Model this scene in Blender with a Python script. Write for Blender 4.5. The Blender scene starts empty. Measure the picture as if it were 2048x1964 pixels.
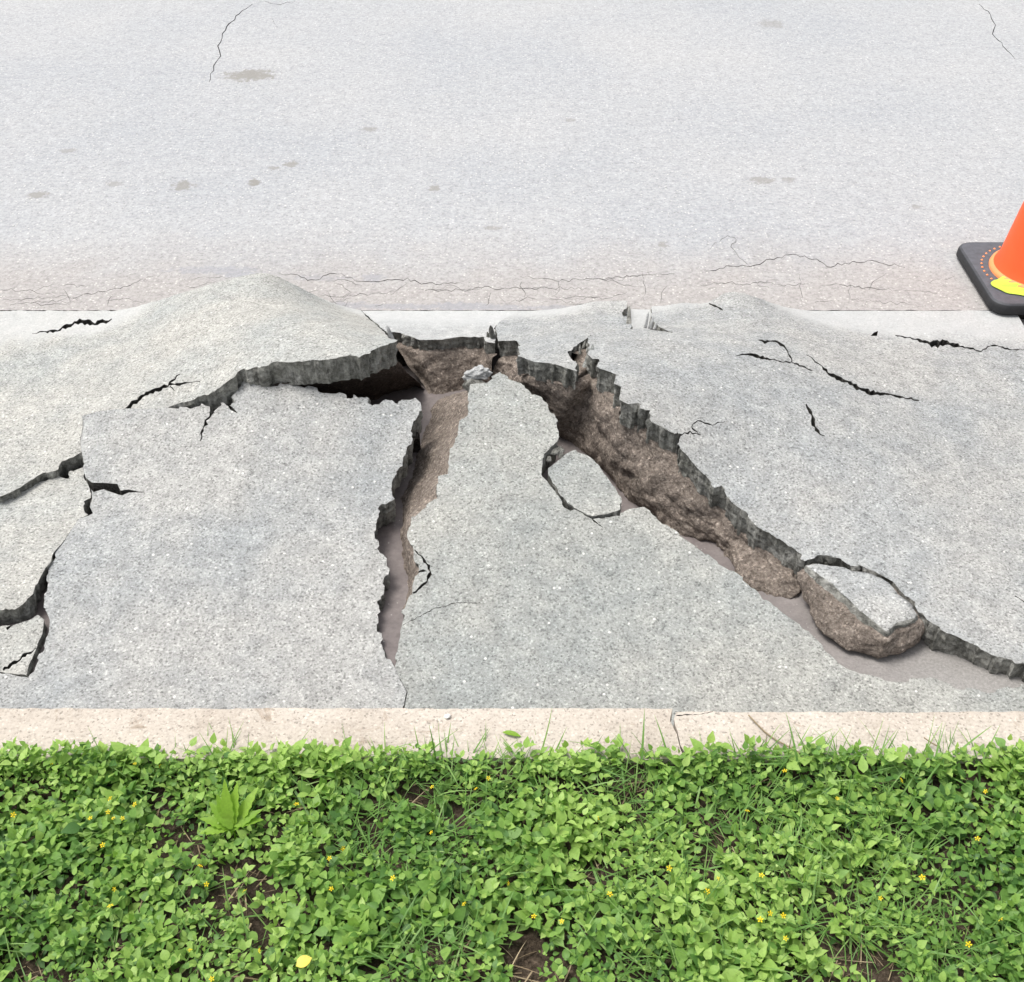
import bpy, bmesh, math, random, bisect
import numpy as np
from mathutils import Vector, noise, geometry
random.seed(7); rng = np.random.default_rng(11)
R = math.radians

# ------------------------------------------------------------------ camera, light, exposure
scene = bpy.context.scene
CAM_H = 1.5; PITCH = R(40.0); FPX = 2286.0; CX, CY = 1024.0, 982.0
cam_data = bpy.data.cameras.new('camera'); cam = bpy.data.objects.new('camera', cam_data)
scene.collection.objects.link(cam)
cam.location = (0, 0, CAM_H); cam.rotation_euler = (math.pi/2 - PITCH, 0, 0)
cam_data.sensor_fit = 'HORIZONTAL'; cam_data.sensor_width = 36.0; cam_data.lens = FPX/2048*36.0
cam_data.clip_start = 0.02; cam_data.clip_end = 500
scene.camera = cam

SUN_ELEV, SUN_AZ = R(68), R(-75)          # azimuth from +Y towards +X
world = bpy.data.worlds.new('World'); scene.world = world; world.use_nodes = True
wn = world.node_tree; wn.nodes.clear()
sky = wn.nodes.new('ShaderNodeTexSky'); sky.sky_type = 'NISHITA'; sky.sun_disc = False
sky.sun_elevation = SUN_ELEV; sky.sun_rotation = SUN_AZ; sky.dust_density = 4.0; sky.air_density = 1.0
hsv = wn.nodes.new('ShaderNodeHueSaturation'); hsv.inputs['Saturation'].default_value = 0.22
bgn = wn.nodes.new('ShaderNodeBackground'); bgn.inputs['Strength'].default_value = 0.13
wo = wn.nodes.new('ShaderNodeOutputWorld')
wn.links.new(sky.outputs[0], hsv.inputs['Color']); wn.links.new(hsv.outputs[0], bgn.inputs['Color'])
wn.links.new(bgn.outputs[0], wo.inputs['Surface'])
sd = bpy.data.lights.new('sun', 'SUN'); sd.energy = 1.5; sd.angle = R(24); sd.color = (1.0, 0.96, 0.90)
sun = bpy.data.objects.new('sun', sd); scene.collection.objects.link(sun); sun.location = (0, 0, 6)
sdir = Vector((math.sin(SUN_AZ)*math.cos(SUN_ELEV), math.cos(SUN_AZ)*math.cos(SUN_ELEV), math.sin(SUN_ELEV)))
sun.rotation_euler = sdir.to_track_quat('Z', 'Y').to_euler()
vs = scene.view_settings
vs.view_transform = 'Standard'; vs.look = 'None'; vs.exposure = 0.80; vs.gamma = 1.0; vs.use_curve_mapping = False

# ------------------------------------------------------------------ geometry helpers
SP, CP = math.sin(PITCH), math.cos(PITCH)
def at(px, py, z=0.0):
    """a point of the photograph -> the place on level z where it stands"""
    u = (px-CX)/FPX; v = (py-CY)/FPX
    d = (u, CP - v*SP, -(SP + v*CP)); t = (CAM_H - z)/-d[2]
    return (d[0]*t, d[1]*t)
class Height:
    """thin-plate surface through control points (px, py, z) or ('w', X, Y, z)"""
    def __init__(s, ctrl):
        P = []
        for c in ctrl:
            if c[0] == 'w': P.append((c[1], c[2], c[3]))
            else: x, y = at(c[0], c[1], c[2]); P.append((x, y, c[2]))
        P = np.array(P); s.p = P[:, :2]; n = len(P)
        K = s.k(np.linalg.norm(s.p[:, None]-s.p[None], axis=2)) + np.eye(n)*2e-4
        Q = np.c_[np.ones(n), s.p]
        A = np.block([[K, Q], [Q.T, np.zeros((3, 3))]])
        s.w = np.linalg.solve(A, np.r_[P[:, 2], 0, 0, 0])
    def k(s, r): return r*r*np.log(r + 1e-9)
    def __call__(s, xy):
        xy = np.atleast_2d(np.asarray(xy, float))
        r = np.linalg.norm(xy[:, None]-s.p[None], axis=2)
        n = len(s.p)
        return s.k(r) @ s.w[:n] + s.w[n] + xy @ s.w[n+1:]
    def hit(s, px, py):
        z = 0.05
        for i in range(25): z = 0.5*z + 0.5*float(s(at(px, py, z))[0])
        return at(px, py, z)
class Flat(Height):
    def __init__(s, z=0.0): s.z = z
    def __call__(s, xy): return np.full(len(np.atleast_2d(xy)), s.z)

def link(o, parent=None):
    scene.collection.objects.link(o)
    if parent is not None:
        o.parent = parent
        o.location = o.location - parent.location
    return o
def tag(o, label=None, cat=None, group=None, kind=None):
    if label: o['label'] = label
    if cat: o['category'] = cat
    if group: o['group'] = group
    if kind: o['kind'] = kind
    return o
def mesh_obj(name, verts, faces, mats, mat_idx=None, smooth=None, parent=None, origin=None):
    V = np.asarray(verts, float)
    if origin is None: origin = (V[:, 0].mean(), V[:, 1].mean(), V[:, 2].min())
    me = bpy.data.meshes.new(name); me.from_pydata((V - np.array(origin)).tolist(), [], faces)
    for m in (mats if isinstance(mats, (list, tuple)) else [mats]): me.materials.append(m)
    if mat_idx is not None: me.polygons.foreach_set('material_index', np.asarray(mat_idx, np.int32))
    if smooth is not None:
        sm = np.full(len(me.polygons), smooth) if isinstance(smooth, bool) else np.asarray(smooth, bool)
        me.polygons.foreach_set('use_smooth', sm)
    me.update()
    o = bpy.data.objects.new(name, me); o.location = origin
    return link(o, parent)
def empty(name, loc):
    o = bpy.data.objects.new(name, None); o.location = loc; o.empty_display_size = 0.05
    return link(o)

def inside(P, poly):
    P = np.asarray(P); poly = np.asarray(poly); res = np.zeros(len(P), bool)
    lo, hi = poly.min(0), poly.max(0); cand = np.where((P >= lo).all(1) & (P <= hi).all(1))[0]
    if len(cand) == 0: return res
    cand = cand[np.argsort(P[cand, 1])]; Q = P[cand]; r = np.zeros(len(Q), bool)
    x0, y0 = poly[:, 0], poly[:, 1]; x1, y1 = np.roll(x0, -1), np.roll(y0, -1); ylo, yhi = np.minimum(y0, y1), np.maximum(y0, y1)
    for i in range(0, len(Q), 300):
        px = Q[i:i+300, 0:1]; py = Q[i:i+300, 1:2]
        k = (yhi >= py.min()) & (ylo <= py.max())           # only edges in this band
        a0, b0, a1, b1 = x0[k], y0[k], x1[k], y1[k]
        c = (b0 > py) != (b1 > py)
        with np.errstate(divide='ignore', invalid='ignore'):
            xi = (a1-a0)*(py-b0)/(b1-b0) + a0
        r[i:i+300] = (np.sum(c & (px < xi), axis=1) % 2) == 1
    res[cand] = r
    return res
def polydist(P, poly, near=.03):
    """distance to the outline, exact only where closer than near"""
    P = np.asarray(P); a = np.asarray(poly); b = np.roll(a, -1, axis=0); d = b-a; L = (d*d).sum(1)+1e-15
    out = np.full(len(P), 1.0)
    lo, hi = np.minimum(a, b)-near, np.maximum(a, b)+near
    o = np.argsort(P[:, 1])
    for i in range(0, len(P), 250):
        ids = o[i:i+250]; q = P[ids]
        k = (hi[:, 1] >= q[:, 1].min()) & (lo[:, 1] <= q[:, 1].max()) & (hi[:, 0] >= q[:, 0].min()) & (lo[:, 0] <= q[:, 0].max())
        if not k.any(): continue
        v = q[:, None]-a[k][None]; t = np.clip((v*d[k]).sum(2)/L[k], 0, 1)
        out[ids] = np.sqrt(((v - t[..., None]*d[k])**2).sum(2)).min(1)
    return out
def densify(pts, step, amp, r):
    """resample an open polyline, with blocky broken offsets of size amp"""
    pts = [np.array(p) for p in pts]; out = []; s = 0
    total = sum(np.linalg.norm(b-a) for a, b in zip(pts, pts[1:]))
    edges = []; e = 0
    while e < total: edges.append((e, r.gauss(0, 1))); e += r.uniform(.007, .028)
    es = [e for e, g in edges]
    def off(s): return edges[bisect.bisect_right(es, s)-1][1]
    for a, b in zip(pts, pts[1:]):
        L = np.linalg.norm(b-a)
        if L < 1e-6: continue
        n = max(1, int(round(L/step))); t = (b-a)/L; nrm = np.array((t[1], -t[0]))
        for k in range(n):
            p = a + (b-a)*k/n; ss = s + L*k/n
            f = min(1, ss/.02, (total-ss)/.02)
            j = amp*f*(0.75*off(ss) + 0.45*noise.noise(Vector((p[0]*160, p[1]*160, 3.3))) + .6*noise.noise(Vector((p[0]*45, p[1]*45, 1.3))))
            out.append(p + nrm*j)
        s += L
    return out
def crack_px(pts, widths, r=random, wig=2.2, step=9, jlo=.6, jhi=1.35):
    """a crack as a closed outline in photo pixels: centre line and width along it"""
    P = [np.array(p, float) for p in pts]; C = []; W = []
    if not isinstance(widths, (list, tuple)): widths = [widths*.5] + [widths]*(len(P)-2) + [widths*.4]
    for i in range(len(P)-1):
        L = np.linalg.norm(P[i+1]-P[i]); n = max(1, int(L/step))
        for k in range(n):
            f = k/n; C.append(P[i]*(1-f)+P[i+1]*f); W.append(widths[i]*(1-f)+widths[i+1]*f)
    C.append(P[-1]); W.append(widths[-1])
    l = []; rr = []
    for i in range(len(C)):
        t = C[min(i+1, len(C)-1)]-C[max(i-1, 0)]; t = t/(np.linalg.norm(t)+1e-9); n = np.array((-t[1], t[0]))
        c = C[i] + n*r.uniform(-wig, wig)*(0 if i in (0, len(C)-1) else 1)
        w = W[i]*r.uniform(jlo, jhi)/2
        l.append(c+n*w); rr.append(c-n*w)
    return [tuple(p) for p in l + rr[::-1]]

def plate(H, outline, holes=(), thick=.06, grid=.014, side_amp=.004, lean=0.0, relief=.0012, step=.0045, seed=1, gridbox=None, zmin=-1.0):
    """broken plate: top follows H inside the outline, cracks cut through it, rough sides, closed underneath.
       outline: list of (amp, [points]) ; points are (px,py) or ('w',X,Y)"""
    r = random.Random(seed)
    def cv(p): return (p[1], p[2]) if p[0] == 'w' else H.hit(*p)
    segs = [(a, [cv(p) for p in pts]) for a, pts in outline]
    ring = []
    for i, (a, pts) in enumerate(segs):
        nxt = segs[(i+1) % len(segs)][1][0]
        ring += densify(pts + [nxt], step if a > 0 else max(step, .02), a, r)
    ring = np.array(ring)
    hp = [np.array([H.hit(*p) for p in h]) for h in holes]
    co = [tuple(p) for p in ring]; n0 = len(co); ed = [(i, (i+1) % n0) for i in range(n0)]
    for h in hp:
        b = len(co); co += [tuple(p) for p in h]; ed += [(b+i, b+(i+1) % len(h)) for i in range(len(h))]
    nb = len(co)
    lo, hi = (ring.min(0), ring.max(0)) if gridbox is None else (np.array(gridbox[:2]), np.array(gridbox[2:]))
    gx, gy = np.meshgrid(np.arange(lo[0], hi[0], grid), np.arange(lo[1], hi[1], grid))
    G = np.c_[gx.ravel(), gy.ravel()]; G += rng.uniform(-.3, .3, G.shape)*grid
    G = G[inside(G, ring)]
    G = G[polydist(G, ring) > grid*.45]
    for h in hp: G = G[polydist(G, h) > .003]
    co += [tuple(p) for p in G]
    vo, eo, fo, ov, oe, of = geometry.delaunay_2d_cdt([Vector(c) for c in co], ed, [], 0, 1e-6)
    V2 = np.array([tuple(v) for v in vo]); F = np.array([tuple(f) for f in fo])
    cen = V2[F].mean(1); keep = inside(cen, ring)
    for h in hp: keep &= ~inside(cen, h)
    F = F[keep]
    a = V2[F[:, 1]]-V2[F[:, 0]]; b = V2[F[:, 2]]-V2[F[:, 0]]
    fl = (a[:, 0]*b[:, 1]-a[:, 1]*b[:, 0]) < 0; F[fl] = F[fl][:, ::-1]
    z = np.maximum(H(V2), zmin) + relief*np.array([noise.noise(Vector((p[0]*22, p[1]*22, 5)))+.6*noise.noise(Vector((p[0]*70, p[1]*70, 9))) for p in V2])
    out_ring = np.array([len(o) > 0 and min(o) < n0 for o in ov])
    cnt = {}
    for f in F:
        for i in range(3): e = (int(f[i]), int(f[(i+1) % 3])); cnt[e] = 1
    be = [e for e in cnt if (e[1], e[0]) not in cnt]
    nr = {}
    for (i, j) in be:
        t = V2[j]-V2[i]; n = np.array((t[1], -t[0])); n /= np.linalg.norm(n)+1e-12
        for k in (i, j): nr[k] = nr.get(k, np.zeros(2)) + n
    used = sorted(set(F.ravel().tolist())); idx = {u: i for i, u in enumerate(used)}
    verts = [(V2[u][0], V2[u][1], z[u]) for u in used]
    faces = [tuple(idx[int(i)] for i in f) for f in F]; mats = [0]*len(faces); sm = [True]*len(faces)
    lev = [.04, .14, .26, .38, .5, .63, .76, .88, 1.0]; col = {}
    for u, n in nr.items():
        n = n/(np.linalg.norm(n)+1e-9); amp = side_amp if out_ring[u] else .0003; ln = lean if out_ring[u] else 0
        c = [len(verts)]; verts.append(verts[idx[u]])
        for l in lev:
            d = l*thick; p = V2[u]
            k = amp*min(1, d/.01)*(.9*noise.noise(Vector((p[0]*38, p[1]*38, d*14)))+.7*(noise.cell(Vector((p[0]*55, p[1]*55, 0)))-.2)
                                   + .7*noise.noise(Vector((p[0]*110, p[1]*110, d*110)))) - ln*d
            q = p + n*k; c.append(len(verts)); verts.append((q[0], q[1], z[u]-d))
        col[u] = c
    for (i, j) in be:
        for k in range(len(lev)):
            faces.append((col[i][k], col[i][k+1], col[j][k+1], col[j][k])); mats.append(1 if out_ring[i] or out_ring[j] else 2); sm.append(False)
    bot = {}
    for u in used:
        if u in col: bot[u] = col[u][-1]
        else: bot[u] = len(verts); verts.append((V2[u][0], V2[u][1], z[u]-thick))
    for f in F: faces.append(tuple(bot[int(i)] for i in f[::-1])); mats.append(1); sm.append(False)
    return verts, faces, mats, sm

def bank(name, pairs, mat, rows=26, step=.006, amp=.012, extra=.05, back=.12, bulge=.0, parent=None, flip=False):
    """rough earth face between an upper and a lower line ((x,y,z) each), tucked back under what lies on it"""
    T = np.array([p[0] for p in pairs]); B = np.array([p[1] for p in pairs])
    L = np.r_[0, np.cumsum(np.linalg.norm(np.diff((T+B)/2, axis=0), axis=1))]
    n = max(4, int(L[-1]/step)); s = np.linspace(0, L[-1], n)
    T = np.stack([np.interp(s, L, T[:, k]) for k in range(3)], 1); B = np.stack([np.interp(s, L, B[:, k]) for k in range(3)], 1)
    verts = []
    m = (T+B)/2; tan = np.gradient(m[:, :2], axis=0); tan /= np.linalg.norm(tan, axis=1)[:, None]+1e-9
    out = np.c_[tan[:, 1], -tan[:, 0]]*(-1 if flip else 1)
    rr = []
    rr.append(np.c_[T[:, :2]-out*back, T[:, 2]+.002])
    for k in range(rows+1):
        f = k/rows; rr.append(T*(1-f)+B*f + np.c_[out*bulge*math.sin(math.pi*f), np.zeros(n)])
    lowest = B.copy(); lowest[:, 2] -= extra; lowest[:, :2] += out*.02
    rr.append(lowest)
    for k, row in enumerate(rr):
        for i in range(n):
            p = row[i]
            if 0 < k < len(rr)-1:
                q = Vector(p); f = min(1, (k-1)/4)
                a = amp*f*(1.0*noise.noise(q*14) + .55*noise.noise(q*38+Vector((7, 1, 2))) + .33*noise.noise(q*95) + .22*noise.noise(q*210))
                a += amp*f*.5*(abs(noise.noise(q*24+Vector((3, 3, 3))))-.3)
                p = p + np.array((out[i][0]*a, out[i][1]*a, a*.35*(0 if k < 3 else 1)))
            verts.append(tuple(p))
    faces = []
    for k in range(len(rr)-1):
        for i in range(n-1):
            a = k*n+i; faces.append((a, a+1, a+n+1, a+n))
    return mesh_obj(name, verts, faces, mat, smooth=True, parent=parent)

# ------------------------------------------------------------------ materials
def new_mat(name):
    m = bpy.data.materials.new(name); m.use_nodes = True; nt = m.node_tree
    return m, nt, nt.nodes['Principled BSDF'], lambda t: nt.nodes.new('ShaderNode'+t), nt.links.new
def N(nt, kind, **kw):
    n = nt.nodes.new('ShaderNode'+kind)
    for k, v in kw.items():
        if k in n.inputs: n.inputs[k].default_value = v
        else: setattr(n, k, v)
    return n
def ramp(nt, src, stops, interp='LINEAR'):
    r = nt.nodes.new('ShaderNodeValToRGB'); e = r.color_ramp.elements; r.color_ramp.interpolation = interp
    while len(e) < len(stops): e.new(.5)
    for el, (p, c) in zip(e, stops):
        el.position = p; el.color = (*c, 1) if isinstance(c, tuple) else (c, c, c, 1)
    nt.links.new(src, r.inputs[0]); return r.outputs[0]
def mul(nt, a, b, fac=1.0, mode='MULTIPLY'):
    m = nt.nodes.new('ShaderNodeMix'); m.data_type = 'RGBA'; m.blend_type = mode
    if isinstance(fac, float): m.inputs[0].default_value = fac
    else: nt.links.new(fac, m.inputs[0])
    for s, i in ((a, 6), (b, 7)):
        if isinstance(s, tuple): m.inputs[i].default_value = (*s, 1)
        else: nt.links.new(s, m.inputs[i])
    return m.outputs[2]
def coord(nt): return N(nt, 'TexCoord').outputs['Object']
def noise_n(nt, vec, scale, detail=3, rough=.6, dist=0.0):
    n = N(nt, 'TexNoise', Scale=scale, Detail=detail, Roughness=rough, Distortion=dist); nt.links.new(vec, n.inputs['Vector']); return n
def voro(nt, vec, scale, feature='F1'):
    n = N(nt, 'TexVoronoi', Scale=scale); n.feature = feature; nt.links.new(vec, n.inputs['Vector']); return n
def bump(nt, bsdf, h, strength, dist, prev=None):
    b = N(nt, 'Bump', Strength=strength, Distance=dist); nt.links.new(h, b.inputs['Height'])
    if prev is not None: nt.links.new(prev, b.inputs['Normal'])
    nt.links.new(b.outputs[0], bsdf.inputs['Normal']); return b.outputs[0]

def concrete(name, cool, warm, spread=1.0, band=True):
    m, nt, b, _, L = new_mat(name); c = coord(nt)
    big = noise_n(nt, c, 3.6, 5, .66)
    base = ramp(nt, big.outputs[0], [(.36, cool), (.62, warm)])
    mid = noise_n(nt, c, 28, 4, .7)
    col = mul(nt, base, ramp(nt, mid.outputs[0], [(.3, .82), (.7, 1.14)]))
    gr = noise_n(nt, c, 210, 5, .8)
    col = mul(nt, col, ramp(nt, gr.outputs[0], [(.30, .42), (.45, .84), (.58, 1.1), (.74, 1.6)]), .95*spread)
    v = voro(nt, c, 300)
    sep = N(nt, 'SeparateColor'); L(v.outputs['Color'], sep.inputs[0])
    col = mul(nt, col, ramp(nt, sep.outputs[0], [(0, .52), (.10, .62), (.16, 1.0), (.90, 1.03), (.95, 1.38)]), .85*spread)
    v2 = voro(nt, c, 110); s2 = N(nt, 'SeparateColor'); L(v2.outputs['Color'], s2.inputs[0])
    inr = ramp(nt, v2.outputs['Distance'], [(.16, 1.0), (.34, 0.0)])
    wh = N(nt, 'Math', operation='MULTIPLY'); L(inr, wh.inputs[0]); L(ramp(nt, s2.outputs[1], [(.972, 0.0), (.98, .9)]), wh.inputs[1])
    col = mul(nt, col, (.72, .71, .68), wh.outputs[0], 'MIX')
    dk = N(nt, 'Math', operation='MULTIPLY'); L(inr, dk.inputs[0]); L(ramp(nt, s2.outputs[2], [(.93, 0.0), (.95, .42)]), dk.inputs[1])
    col = mul(nt, col, (.17, .17, .16), dk.outputs[0], 'MIX')
    if band:      # smooth pale trowelled edge beside the road where the gutter still lies flat
        sx = N(nt, 'SeparateXYZ'); L(N(nt, 'NewGeometry').outputs['Position'], sx.inputs[0])
        wb = noise_n(nt, c, 9, 4, .6); ma = N(nt, 'Math', operation='MULTIPLY_ADD'); L(wb.outputs[0], ma.inputs[0]); ma.inputs[1].default_value = .16; L(sx.outputs[1], ma.inputs[2])
        m1 = N(nt, 'MapRange'); m1.interpolation_type = 'SMOOTHSTEP'; L(ma.outputs[0], m1.inputs[0]); m1.inputs[1].default_value = 2.38; m1.inputs[2].default_value = 2.47
        m2 = N(nt, 'MapRange'); m2.interpolation_type = 'SMOOTHSTEP'; L(sx.outputs[2], m2.inputs[0]); m2.inputs[1].default_value = .012; m2.inputs[2].default_value = .04; m2.inputs[3].default_value = .6; m2.inputs[4].default_value = 0
        mm = N(nt, 'Math', operation='MULTIPLY'); L(m1.outputs[0], mm.inputs[0]); L(m2.outputs[0], mm.inputs[1])
        col = mul(nt, col, (.50, .505, .50), mm.outputs[0], 'MIX')
    L(col, b.inputs['Base Color']); b.inputs['Roughness'].default_value = .92; b.inputs['Specular IOR Level'].default_value = .25
    p = bump(nt, b, gr.outputs[0], .55, .004)
    bump(nt, b, mid.outputs[0], .35, .006, p)
    return m
M_CA = concrete('concrete_warm', (.345, .358, .347), (.40, .394, .366))
M_CB = concrete('concrete_grey', (.315, .328, .33), (.375, .373, .358))
M_CC = concrete('concrete_green_grey', (.295, .31, .30), (.355, .355, .33))
M_CE = concrete('concrete_pale', (.385, .395, .395), (.43, .43, .42), .6)

def fracture():
    m, nt, b, _, L = new_mat('broken_concrete_face'); c = coord(nt)
    g = noise_n(nt, c, 120, 5, .78); k = noise_n(nt, c, 16, 3, .6)
    mp = N(nt, 'Mapping'); L(c, mp.inputs['Vector']); mp.inputs['Scale'].default_value = (1, 1, .38)
    st = noise_n(nt, mp.outputs[0], 48, 4, .65)
    col = ramp(nt, g.outputs[0], [(.28, (.14, .138, .132)), (.5, (.36, .357, .345)), (.74, (.60, .595, .575))])
    col = mul(nt, col, ramp(nt, st.outputs[0], [(.34, (.45, .45, .43)), (.5, (.95, .95, .93)), (.66, (1.3, 1.3, 1.27))]))
    col = mul(nt, col, ramp(nt, k.outputs[0], [(.32, (.66, .66, .62)), (.65, (1.12, 1.12, 1.1))]))
    L(col, b.inputs['Base Color']); b.inputs['Roughness'].default_value = .95; b.inputs['Specular IOR Level'].default_value = .15
    p = bump(nt, b, g.outputs[0], 1.0, .012); bump(nt, b, k.outputs[0], .8, .02, p); return m
M_FR = fracture()
def soil(name, d, mcol, l, sc=1.0):
    m, nt, b, _, L = new_mat(name); c = coord(nt)
    g = noise_n(nt, c, 130*sc, 5, .78); k = noise_n(nt, c, 11*sc, 4, .65)
    col = ramp(nt, g.outputs[0], [(.30, d), (.5, mcol), (.70, l)])
    col = mul(nt, col, ramp(nt, k.outputs[0], [(.34, .7), (.64, 1.1)]))
    v = voro(nt, c, 260*sc); s = N(nt, 'SeparateColor'); L(v.outputs['Color'], s.inputs[0])
    col = mul(nt, col, ramp(nt, s.outputs[0], [(.0, .6), (.2, 1.0), (.86, 1.0), (.93, 1.7)]), .8)
    L(col, b.inputs['Base Color']); b.inputs['Roughness'].default_value = .95; b.inputs['Specular IOR Level'].default_value = .15
    p = bump(nt, b, g.outputs[0], 1.0, .008)
    bump(nt, b, k.outputs[0], .5, .02, p); return m
M_SOIL = soil('brown_subsoil', (.105, .085, .071), (.275, .23, .195), (.46, .40, .345))
M_CRACK = soil('shaded_crack_wall', (.028, .026, .023), (.07, .067, .06), (.13, .125, .115))  # near-black crack walls: the shade inside the cracks is put into the colour
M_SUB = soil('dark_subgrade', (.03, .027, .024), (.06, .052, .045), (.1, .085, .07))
M_LAWNSOIL = soil('lawn_soil', (.03, .022, .016), (.075, .055, .04), (.15, .115, .085))
def mud():
    m, nt, b, _, L = new_mat('wet_silt'); c = coord(nt)
    k = noise_n(nt, c, 9, 4, .6); g = noise_n(nt, c, 90, 4, .7)
    col = ramp(nt, k.outputs[0], [(.35, (.135, .115, .112)), (.65, (.20, .175, .168))])
    col = mul(nt, col, ramp(nt, g.outputs[0], [(.35, .85), (.65, 1.12)]))
    v = voro(nt, c, 130); s = N(nt, 'SeparateColor'); L(v.outputs['Color'], s.inputs[0])
    f = N(nt, 'Math', operation='MULTIPLY'); L(ramp(nt, v.outputs['Distance'], [(.12, 1.0), (.2, 0.0)]), f.inputs[0]); L(ramp(nt, s.outputs[0], [(.88, 0.0), (.9, .6)]), f.inputs[1])
    col = mul(nt, col, (.5, .48, .46), f.outputs[0], 'MIX')
    sx = N(nt, 'SeparateXYZ'); L(N(nt, 'NewGeometry').outputs['Position'], sx.inputs[0])
    mr = N(nt, 'MapRange'); mr.interpolation_type = 'SMOOTHSTEP'; L(sx.outputs[0], mr.inputs[0]); mr.inputs[1].default_value = .35; mr.inputs[2].default_value = .8; mr.inputs[4].default_value = .85
    dr = noise_n(nt, c, 200, 5, .8)
    dcol = mul(nt, (.29, .28, .265), ramp(nt, dr.outputs[0], [(.3, .62), (.5, .95), (.72, 1.35)]))
    col = mul(nt, col, dcol, mr.outputs[0], 'MIX')
    L(col, b.inputs['Base Color'])
    L(ramp(nt, k.outputs[0], [(.35, .5), (.65, .7)]), b.inputs['Roughness']); b.inputs['Specular IOR Level'].default_value = .35
    bump(nt, b, g.outputs[0], .15, .003); return m
M_MUD = mud()

ROAD_Y = 2.494
STAINS = [(500, 150, .10, .035, .55), (368, 371, .035, .02, .5), (508, 364, .02, .015, .6), (583, 328, .025, .014, .5), (75, 390, .035, .014, .45),
          (869, 376, .018, .014, .45), (740, 258, .03, .012, .35), (1524, 361, .045, .016, .4), (1575, 360, .025, .012, .3), (1542, 48, .06, .03, .3), (985, 456, .03, .008, .35),
          (1325, 490, .015, .012, .4), (138, 301, .03, .012, .3), (547, 336, .02, .008, .4), (228, 367, .03, .012, .3), (1142, 240, .02, .01, .3), (1833, 413, .02, .01, .3)]
TAR = [(430, 540, .14, .012, .5), (485, 549, .07, .012, .55), (640, 556, .09, .01, .3), (746, 556, .03, .016, .5), (790, 613, .14, .009, .55), (920, 613, .12, .012, .6), (1010, 615, .1, .008, .5), (1110, 615, .09, .008, .45), (700, 611, .05, .012, .5)]
def asphalt():
    m, nt, b, _, L = new_mat('bleached_asphalt'); c = N(nt, 'NewGeometry').outputs['Position']
    big = noise_n(nt, c, 1.3, 4, .55); base = ramp(nt, big.outputs[0], [(.35, (.35, .36, .374)), (.65, (.388, .391, .396))])
    sx = N(nt, 'SeparateXYZ'); L(c, sx.inputs[0])
    # the strip beside the gutter is an older, pinker wearing course
    ed = N(nt, 'Math', operation='MULTIPLY_ADD'); ns = noise_n(nt, c, 5, 3, .6); L(ns.outputs[0], ed.inputs[0]); ed.inputs[1].default_value = .35; L(sx.outputs[1], ed.inputs[2])
    mr = N(nt, 'MapRange'); mr.interpolation_type = 'SMOOTHSTEP'; L(ed.outputs[0], mr.inputs[0]); mr.inputs[1].default_value = 2.72; mr.inputs[2].default_value = 3.15; mr.inputs[3].default_value = 1; mr.inputs[4].default_value = 0
    base = mul(nt, base, (.36, .342, .33), mr.outputs[0], 'MIX')
    g = noise_n(nt, c, 85, 6, .85)
    col = mul(nt, base, ramp(nt, g.outputs[0], [(.28, .36), (.40, .78), (.50, 1.0), (.60, 1.12), (.74, 1.6)]), 1.0)
    g3 = noise_n(nt, c, 26, 4, .7); col = mul(nt, col, ramp(nt, g3.outputs[0], [(.3, .88), (.7, 1.08)]))
    v = voro(nt, c, 120); s = N(nt, 'SeparateColor'); L(v.outputs['Color'], s.inputs[0])
    inr = ramp(nt, v.outputs['Distance'], [(.18, 1.0), (.40, 0.0)])
    f = N(nt, 'Math', operation='MULTIPLY'); L(inr, f.inputs[0]); L(ramp(nt, s.outputs[0], [(.78, 0.0), (.9, .5)]), f.inputs[1])
    col = mul(nt, col, (.78, .76, .72), f.outputs[0], 'MIX')
    f2 = N(nt, 'Math', operation='MULTIPLY'); L(inr, f2.inputs[0]); L(ramp(nt, s.outputs[1], [(.90, 0.0), (.93, .65)]), f2.inputs[1])
    col = mul(nt, col, (.2, .19, .185), f2.outputs[0], 'MIX')
    wob = noise_n(nt, c, 40, 3, .7)
    for lst, tint in ((STAINS, (.22, .21, .19)), (TAR, (.26, .27, .30))):
        acc = None
        for (px, py, rx, ry, st) in lst:
            x, y = at(px, py, 0)
            vm = N(nt, 'VectorMath', operation='MULTIPLY_ADD'); L(c, vm.inputs[0]); vm.inputs[1].default_value = (1/rx, 1/(ry*1.8), 0); vm.inputs[2].default_value = (-x/rx, -y/(ry*1.8), 0)
            ln = N(nt, 'VectorMath', operation='LENGTH'); L(vm.outputs[0], ln.inputs[0])
            ad = N(nt, 'Math', operation='MULTIPLY_ADD'); L(wob.outputs[0], ad.inputs[0]); ad.inputs[1].default_value = 2.6; L(ln.outputs['Value'], ad.inputs[2])
            q = N(nt, 'MapRange'); L(ad.outputs[0], q.inputs[0]); q.inputs[1].default_value = 1.9; q.inputs[2].default_value = 2.35; q.inputs[3].default_value = min(.85, st*(1.45 if lst is STAINS else .9)); q.inputs[4].default_value = 0
            if acc is None: acc = q.outputs[0]
            else:
                mx = N(nt, 'Math', operation='MAXIMUM'); L(acc, mx.inputs[0]); L(q.outputs[0], mx.inputs[1]); acc = mx.outputs[0]
        col = mul(nt, col, tint, acc, 'MIX')
    L(col, b.inputs['Base Color']); b.inputs['Roughness'].default_value = .9; b.inputs['Specular IOR Level'].default_value = .25
    p = bump(nt, b, g.outputs[0], .5, .004); bump(nt, b, inr, .25, .002, p); return m
M_ROAD = asphalt()
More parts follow.
